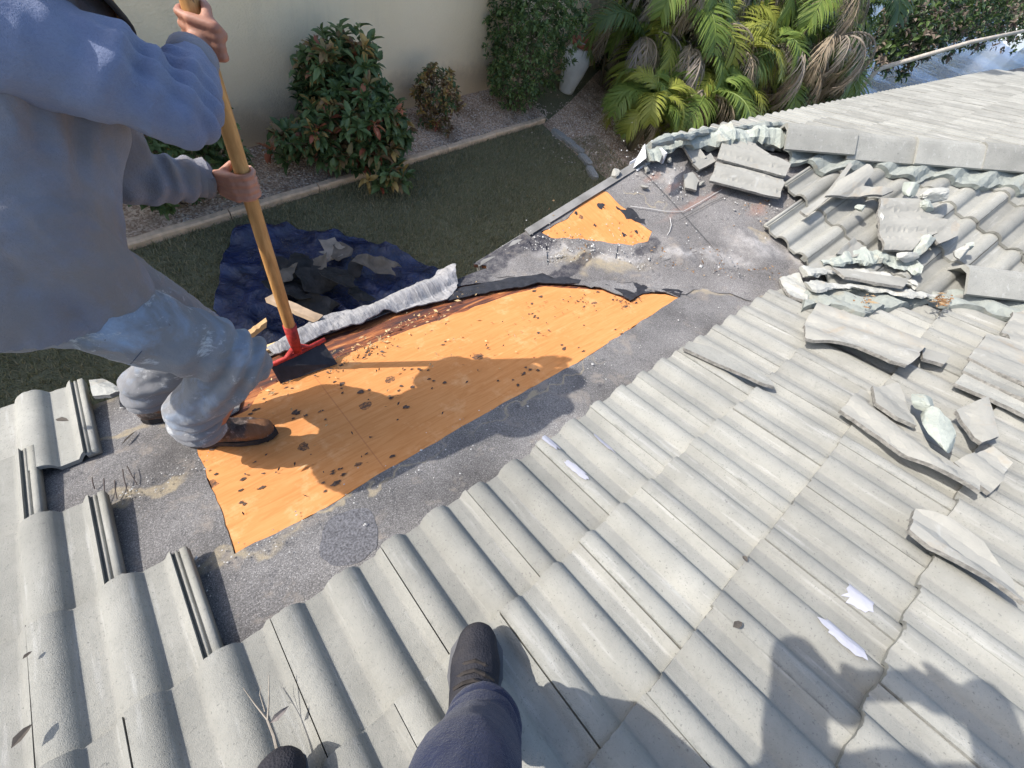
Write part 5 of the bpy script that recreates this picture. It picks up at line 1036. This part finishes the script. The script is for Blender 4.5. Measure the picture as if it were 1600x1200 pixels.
# torn felt rolled up along the eave, splintered laths
ROLL = Mt('torn_felt_underside', .95, .1); _n = ROLL.noise(1, ROLL.map((30, 6, 6)), 5, .7, 1.5); ROLL.col(ROLL.ramp(_n, [(.3, (.17, .165, .165)), (.7, (.40, .39, .385))])); ROLL.bump(_n, .8, .01); ROLL = ROLL.m
cl = np.array([A2(*p) for p in [(425, 558), (480, 528), (540, 505), (600, 484), (650, 462), (700, 440), (712, 430)]])
def rollz(P):
    dmin = np.full(len(P), 9.0)
    for a, b in zip(cl[:-1], cl[1:]): d, t = segdist(np.c_[P, P[:, 0] * 0], np.r_[a, 0], np.r_[b, 0]); dmin = np.minimum(dmin, d)
    n = fbm(np.c_[P, P[:, 0] * 0] * [3, 7, 1] + 3, 2); wd = .075 * (1 + .5 * n); return -.045 + .040 * np.maximum(0, 1 - (dmin / wd) ** 2) + .045 * np.abs(n) + .012 * fbm(np.c_[P, P[:, 0] * 0] * 24, 3)
rp = [A2(*p) for p in [(420, 552), (470, 520), (520, 494), (560, 488), (600, 470), (650, 448), (690, 424), (712, 426), (716, 445), (700, 470), (664, 478), (640, 484), (600, 495), (560, 512), (510, 528), (470, 548), (430, 566)]]
q = np.array(rp); ar = .5 * sum(q[i][0] * q[(i + 1) % len(q)][1] - q[(i + 1) % len(q)][0] * q[i][1] for i in range(len(q)))
rp = rp[::-1] if ar < 0 else rp
cc = np.mean(rp, 0); g = sheet(rough(rp, .012, .012, 31), [], .012, 0, .006, rollz); g.V = [(x - cc[0], y - cc[1], z) for x, y, z in g.V]
tag(g.obj('torn_felt', ROLL, None, FA.M() @ Matrix.Translation((cc[0], cc[1], 0))), 'ragged grey strip of torn felt curled along the eave', 'roofing felt')
SPL = simple('splintered_wood', (.34, .25, .17), .9, 12, .4, .6, .008)
def lath_at(a, b, wa, wb_, wid, th, label, mat, name='wood_scrap', fr=FA):
    p, q = fr.P(*fr.px(*a, wa), wa), fr.P(*fr.px(*b, wb_), wb_); d = q - p; L = np.linalg.norm(d); d /= L; s = np.cross(fr.n, d); s /= np.linalg.norm(s); n = np.cross(d, s); V = []; m = 8
    for i in range(m + 1):
        t = L * i / m; k = 1 - .25 * abs(math.sin(i * 2.1)) * (i > m - 3)
        for (x, z) in ((-wid, 0), (wid, 0), (wid * .9 * k, th), (-wid * .9 * k, th)): V.append(d * (t + rng.normal(0, .004) * (i in (0, m)) * 3) + s * (x + rng.normal(0, .0015)) + n * (z + rng.normal(0, .0015)))
    Fc = [(i * 4 + k, i * 4 + (k + 1) % 4, (i + 1) * 4 + (k + 1) % 4, (i + 1) * 4 + k) for i in range(m) for k in range(4)] + [(3, 2, 1, 0), tuple(m * 4 + k for k in range(4))]
    return tag(obj(name, V, Fc, mat, None, Matrix.Translation(Vector(p))), label, 'wood scrap')
lath_at((422, 468), (497, 500), .03, -.01, .028, .02, 'splintered grey lath jutting over the eave behind the handle', SPL); lath_at((384, 532), (414, 508), -.02, .02, .02, .02, 'short brown wood scrap at the eave beside the knee', simple('brown_scrap', (.42, .27, .13), .8, 10, .3, .3))

# ------------------------------------------------------------------ the tarp on the lawn with the stripped roofing on it
TARP = Mt('blue_tarp', .2, .6); TARP.col(TARP.ramp(TARP.noise(3, None, 5, .6), [(.3, (.007, .011, .034)), (.7, (.016, .028, .095))])); TARP.bump(TARP.noise(9, None, 5, .65, 1.0), .7, .05); TARP = TARP.m
tp = [gpx(*p) for p in [(330, 560), (343, 470), (352, 405), (375, 366), (440, 358), (500, 368), (560, 378), (625, 400), (690, 428), (740, 470), (640, 540), (450, 600)]]
q = np.array(tp); ar = .5 * sum(q[i][0] * q[(i + 1) % len(q)][1] - q[(i + 1) % len(q)][0] * q[i][1] for i in range(len(q))); tp = tp[::-1] if ar < 0 else tp
def tarpz(P): q = np.c_[P, P[:, 0] * 0]; e = 1 - np.abs(fbm(q * 2.2 + 4, 4)) * 2.6; return .05 + .20 * np.clip(e, -.2, 1) ** 2 * (.5 + .5 * vnoise(q * 1.1)) + .05 * (1 - np.abs(fbm(q * [4.5, 2.2, 1], 2)) * 4).clip(0, 1)
cc = np.mean(tp, 0); g = sheet(rough(tp, .06, .03, 8), [], .045, 0, .004, tarpz); g.V = [(x - cc[0], y - cc[1], z) for x, y, z in g.V]; tag(g.obj('tarp', TARP, None, Matrix.Translation((cc[0], cc[1], 0)), smooth=True), 'crumpled dark blue tarp spread on the lawn below the eave', 'tarp')
SCR = [simple('scrap_felt_black', (.022, .022, .024), .7, 9, .5, .6, .02), simple('scrap_felt_grey', (.12, .105, .09), .9, 8, .4, .6, .02), simple('scrap_felt_pale', (.25, .22, .19), .9, 8, .4, .6, .02)]
lbs = {0: 'crumpled black roofing felt scrap heaped on the tarp', 1: 'grey roofing felt scrap heaped on the tarp', 2: 'pale torn felt scrap on the tarp'}
for i, (x, y, s, mi) in enumerate([(430, 430, .26, 0), (470, 415, .22, 0), (455, 460, .28, 0), (500, 450, .24, 0), (535, 445, .26, 0), (555, 425, .16, 0), (520, 395, .20, 2), (535, 402, .16, 1), (590, 430, .30, 1), (450, 440, .18, 1), (490, 480, .26, 0), (560, 465, .2, 0), (505, 425, .16, 1)]):
    x0_, y0_ = gpx(x, y, .15); n = 11; a = np.sort(rng.uniform(0, 6.28, n)); pl_ = np.c_[np.cos(a), np.sin(a)] * s * rng.uniform(.55, 1.1, n)[:, None]
    g = sheet(rough(pl_, .04, .02, 50 + i), [], .045, 0, .006, lambda P: .08 * fbm(np.c_[P, P[:, 0] * 0 + i] * 4, 3) + .05 * fbm(np.c_[P, P[:, 0] * 0 + i] * 9, 2)); z = .20 + .03 * (i % 5)
    o = g.obj('felt_scrap', SCR[mi], None, TRS((x0_, y0_, z), (rng.normal(0, .25), rng.normal(0, .25), 0))); tag(o, lbs[mi] if mi != 2 else lbs[2], 'felt scrap', ['black felt scraps on the tarp', 'grey felt scraps on the tarp', None][mi])

# ------------------------------------------------------------------ small litter
def scatter(name, label, mat, spots, n, size, parent_fr, w, seed, leafy=False):
    r = np.random.default_rng(seed); g = G()
    for (x, y, su, sv, wt) in spots:
        c = np.array(parent_fr.px(x, y, w))
        for _ in range(int(n * wt)):
            p = c + r.normal(0, 1, 2) * [su, sv]; s = size * r.uniform(.4, 1.3) * (1.9 if r.random() < .06 else 1); a = r.uniform(0, 6.28)
            if leafy: q = np.array([(0, 0, 0), (s, s * .3, .006), (s * 2, 0, .004), (s, -s * .3, .001)]); Fq = [(0, 3, 2, 1)]
            else: q = oc * [s, s * r.uniform(.5, .9), s * .45]; Fq = of
            ca, sa = math.cos(a), math.sin(a); q = np.c_[q[:, 0] * ca - q[:, 1] * sa + p[0], q[:, 0] * sa + q[:, 1] * ca + p[1], q[:, 2] + w + .002]; g.add(q, Fq)
    return tag(kind(g.obj(name, mat, None, parent_fr.M()), 'stuff'), label, 'litter')
CR = leafmat('tile_crumbs', (.22, .21, .20), (.50, .49, .46), 0, .95, (.70, .69, .66)); LFB = leafmat('dry_leaf_litter', (.16, .08, .03), (.36, .20, .09), .2, .8, (.46, .34, .2))
scatter('tile_crumbs', 'tile and mortar crumbs strewn along the valley felt', CR, [(860, 400, .10, .06, 1), (930, 405, .15, .06, 1), (1000, 415, .2, .06, .7), (1060, 290, .12, .15, .6), (1140, 420, .2, .06, .5), (830, 395, .06, .08, .6), (1180, 330, .2, .15, .3), (1000, 260, .15, .1, .3)], 170, .006, FB, -.044, 3)
scatter('dry_leaves', 'dry brown leaf bits caught in the valley', LFB, [(930, 412, .25, .05, .6), (1060, 425, .25, .05, .8), (1150, 440, .2, .05, .8), (1200, 430, .1, .06, .6), (1180, 325, .06, .08, .3)], 120, .008, FB, -.042, 4, True)
scatter('pine_needles', 'reddish dry needles against the valley mortar', LFB, [(1470, 470, .05, .02, 1.0), (1385, 388, .06, .03, .4), (1350, 470, .06, .02, .2)], 90, .016, FA, .075, 5, True)
scatter('grit', 'fine grit scattered over the felt left of the plywood', CR, [(230, 760, .12, .03, .8), (200, 640, .12, .04, .4), (330, 890, .15, .03, .5), (700, 700, .5, .05, .5), (560, 790, .4, .05, .4), (1050, 520, .4, .06, .4)], 130, .0035, FA, -.046, 6)
scatter('wood_chips', 'pale wood splinters on the plywood and tar strip', leafmat('splinter', (.50, .32, .14), (.74, .54, .30), .1, .8), [(660, 495, .12, .05, .6), (600, 525, .10, .04, .7), (560, 545, .10, .04, .6), (720, 460, .08, .03, .4), (700, 560, .35, .14, .5), (450, 600, .1, .04, .4)], 70, .010, FA, -.052, 7, True)
scatter('wood_dust', 'black slivers of tar left on the plywood', TAR, [(600, 600, .30, .14, .25), (450, 740, .12, .10, .15), (800, 520, .25, .10, .2), (880, 480, .2, .06, .4), (980, 470, .06, .03, .5), (560, 560, .15, .02, .4)], 90, .008, FA, -.0535, 8, True)
scatter('bed_litter', 'fallen yellowing leaves on the planting bed and lawn', LFB, [], 1, .02, FA, 0, 9) if False else None
SPOT = simple('tar_smudge', (.085, .055, .042), .8, 120, .8, .3); g = G(); r_ = np.random.default_rng(77); pq = np.array(ply)
def blot(c, s, w):
    m = 11; a = np.arange(m) * 2 * math.pi / m; rr = s * (1 + .5 * r_.normal(0, .6, m)).clip(.35, 1.7); q = [(c[0] + rr[k] * math.cos(a[k]) * 1.25, c[1] + rr[k] * math.sin(a[k]) * .8, w) for k in range(m)]; g.add(q, [tuple(range(m))])
lo_, hi_ = pq.min(0), pq.max(0); k = 0
while k < 75:
    c = r_.uniform(lo_, hi_)
    if not inpoly([c], pq)[0]: continue
    blot(c, r_.choice([.005, .008, .011, .015], p=[.55, .3, .12, .03]), -.0545); k += 1
    if r_.random() < .35: blot(c + r_.normal(0, .02, 2), .006, -.0543)
tag(kind(g.obj('tar_spots', SPOT, None, FA.M()), 'stuff'), 'round black tar spots dotted over the plywood', 'tar spots')
g = G()
for x, y, s_ in [(940, 322, .026), (985, 335, .045), (900, 333, .014), (975, 367, .016), (995, 362, .012), (965, 325, .012), (930, 352, .01), (1000, 345, .03)]: blot(FB.px(x, y, -.055), s_, -.0545)
tag(kind(g.obj('tar_spots', TAR, None, FB.M()), 'stuff'), 'black tar spots on the small plywood triangle', 'tar spots')
NAIL = simple('rusty_nail', (.06, .045, .04), .7, 40, .4, .2)
for i, (a, b) in enumerate([((148, 764), (148, 750)), ((167, 787), (166, 751)), ((183, 780), (183, 754)), ((199, 768), (195, 737)), ((214, 757), (202, 732))]):
    P0, P1 = FA.P(*FA.px(*a, -.048), -.048), FA.P(*FA.px(*b, -.042), -.042); g = G(); g.tube([(0, 0, 0), tuple((P1 - P0) * .5 + FA.n * .012), tuple(P1 - P0 + FA.n * .014)], .0017, 5)
    tag(g.obj('nail', NAIL, None, Matrix.Translation(Vector(P0))), ['first thin nail from the left in the bare felt', 'second thin nail from the left in the bare felt', 'third thin nail from the left in the bare felt', 'fourth thin nail from the left in the bare felt', 'bent nail nearest the plywood'][i], 'nail', 'nails left in the felt')
# twig with a leaf, dry leaves, wire
def onA(x, y, w): return FA.P(*FA.px(x, y, w), w)
TW_ = simple('twig_bark', (.26, .23, .19), .9, 40, .3, .3); tw = empty('twig', tuple(onA(438, 1195, .035)), 'thin forked twig with one dry leaf on the lower left tiles', 'twig'); tb = np.array(tw.location)
g = G(); P = [onA(440, 1200, .03), onA(428, 1150, .035), onA(418, 1125, .04)]; g.tube([p - tb for p in P], [.004, .0032, .0026], 6); g.tube([p - tb for p in (P[2], onA(420, 1095, .05), onA(420, 1055, .06))], [.0024, .0018, .001], 5); g.tube([p - tb for p in (P[2], onA(398, 1100, .045), onA(380, 1075, .05))], [.0022, .0016, .0008], 5); g.tube([p - tb for p in (onA(414, 1112, .042), onA(406, 1085, .05), onA(408, 1070, .055))], [.0014, .0012, .0007], 5); g.obj('stem', TW_, tw)
LV, LF = leaf_shape(.04, .014, .3, .3); a = onA(422, 1130, .045) - tb; b = onA(438, 1115, .05) - tb; q = LV @ rotmat(b - a).T + a; obj('leaf', q, LF, simple('grey_dead_leaf', (.16, .14, .13), .9, 40, .3, .3), tw)
DL = simple('dead_leaf_dark', (.075, .065, .055), .9, 40, .4, .3)
for i, (a, b, wd, lb) in enumerate([((87, 655), (107, 657), .016, 'dark pointed leaf on the tile nearest the eave'), ((17, 1170), (50, 1130), .016, 'ragged dark leaf at the lower left corner'), ((35, 1030), (50, 1017), .008, 'small dark leaf on the left tiles'), ((190, 695), (212, 672), .008, 'dry curled stalk on the felt by the boot'), ((1145, 980), (1160, 972), .014, 'dark leaf speck on the tiles right of the shoe'), ((1160, 868), (1168, 878), .012, 'dark leaf speck above the speck on the tiles')]):
    w = (.045, .04, .035, -.04, .03, .03)[i]; p, q = onA(*a, w), onA(*b, w); L = np.linalg.norm(q - p); LV, LF = leaf_shape(L, wd * 1.3, .2, .05); B_ = np.array([(q - p) / L, np.cross(FA.n, (q - p) / L), FA.n]).T
    tag(obj('fallen_leaf', LV @ B_.T, LF, DL, None, Matrix.Translation(Vector(p))), lb, 'leaf')
WIRE = simple('grey_wire', (.50, .49, .47), .5, 30, .1, 0)
for pts, lb in (([(985, 322), (1015, 326), (1040, 330), (1068, 330), (1090, 318), (1128, 296)], 'long thin wire lying across the far felt'), ([(1047, 340), (1049, 352), (1046, 362), (1042, 368)], 'short curved wire below the long one')):
    P = [FB.P(*FB.px(x, y, -.04), -.04) for x, y in pts]; g = G(); g.tube([p - P[0] for p in P], .0022, 5); tag(g.obj('wire', WIRE, None, Matrix.Translation(Vector(P[0]))), lb, 'wire')
# torn black felt lips along the far edge of the plywood
for pts, lb, sd in (([(905, 438), (950, 449), (972, 458), (985, 472), (1000, 462), (1018, 455), (1045, 457), (1064, 464), (1070, 457), (1040, 449), (1000, 446), (960, 440), (930, 433)], 'torn black felt lip at the far end of the plywood', 41), ([(700, 470), (740, 462), (790, 452), (850, 443), (905, 444), (910, 436), (860, 428), (800, 436), (740, 446), (700, 456)], 'tarry black felt edge above the plywood', 42)):
    q = np.array([A2(*p) for p in pts]); ar = .5 * sum(q[i][0] * q[(i + 1) % len(q)][1] - q[(i + 1) % len(q)][0] * q[i][1] for i in range(len(q))); q = q[::-1] if ar < 0 else q
    g = sheet(rough(q, .012, .013, sd), [], .022, -.044, .006, lambda P: .008 * fbm(np.c_[P, P[:, 0] * 0] * 14, 3)); o = g.obj('felt_lip', TAR, slopeA); o['label'] = lb
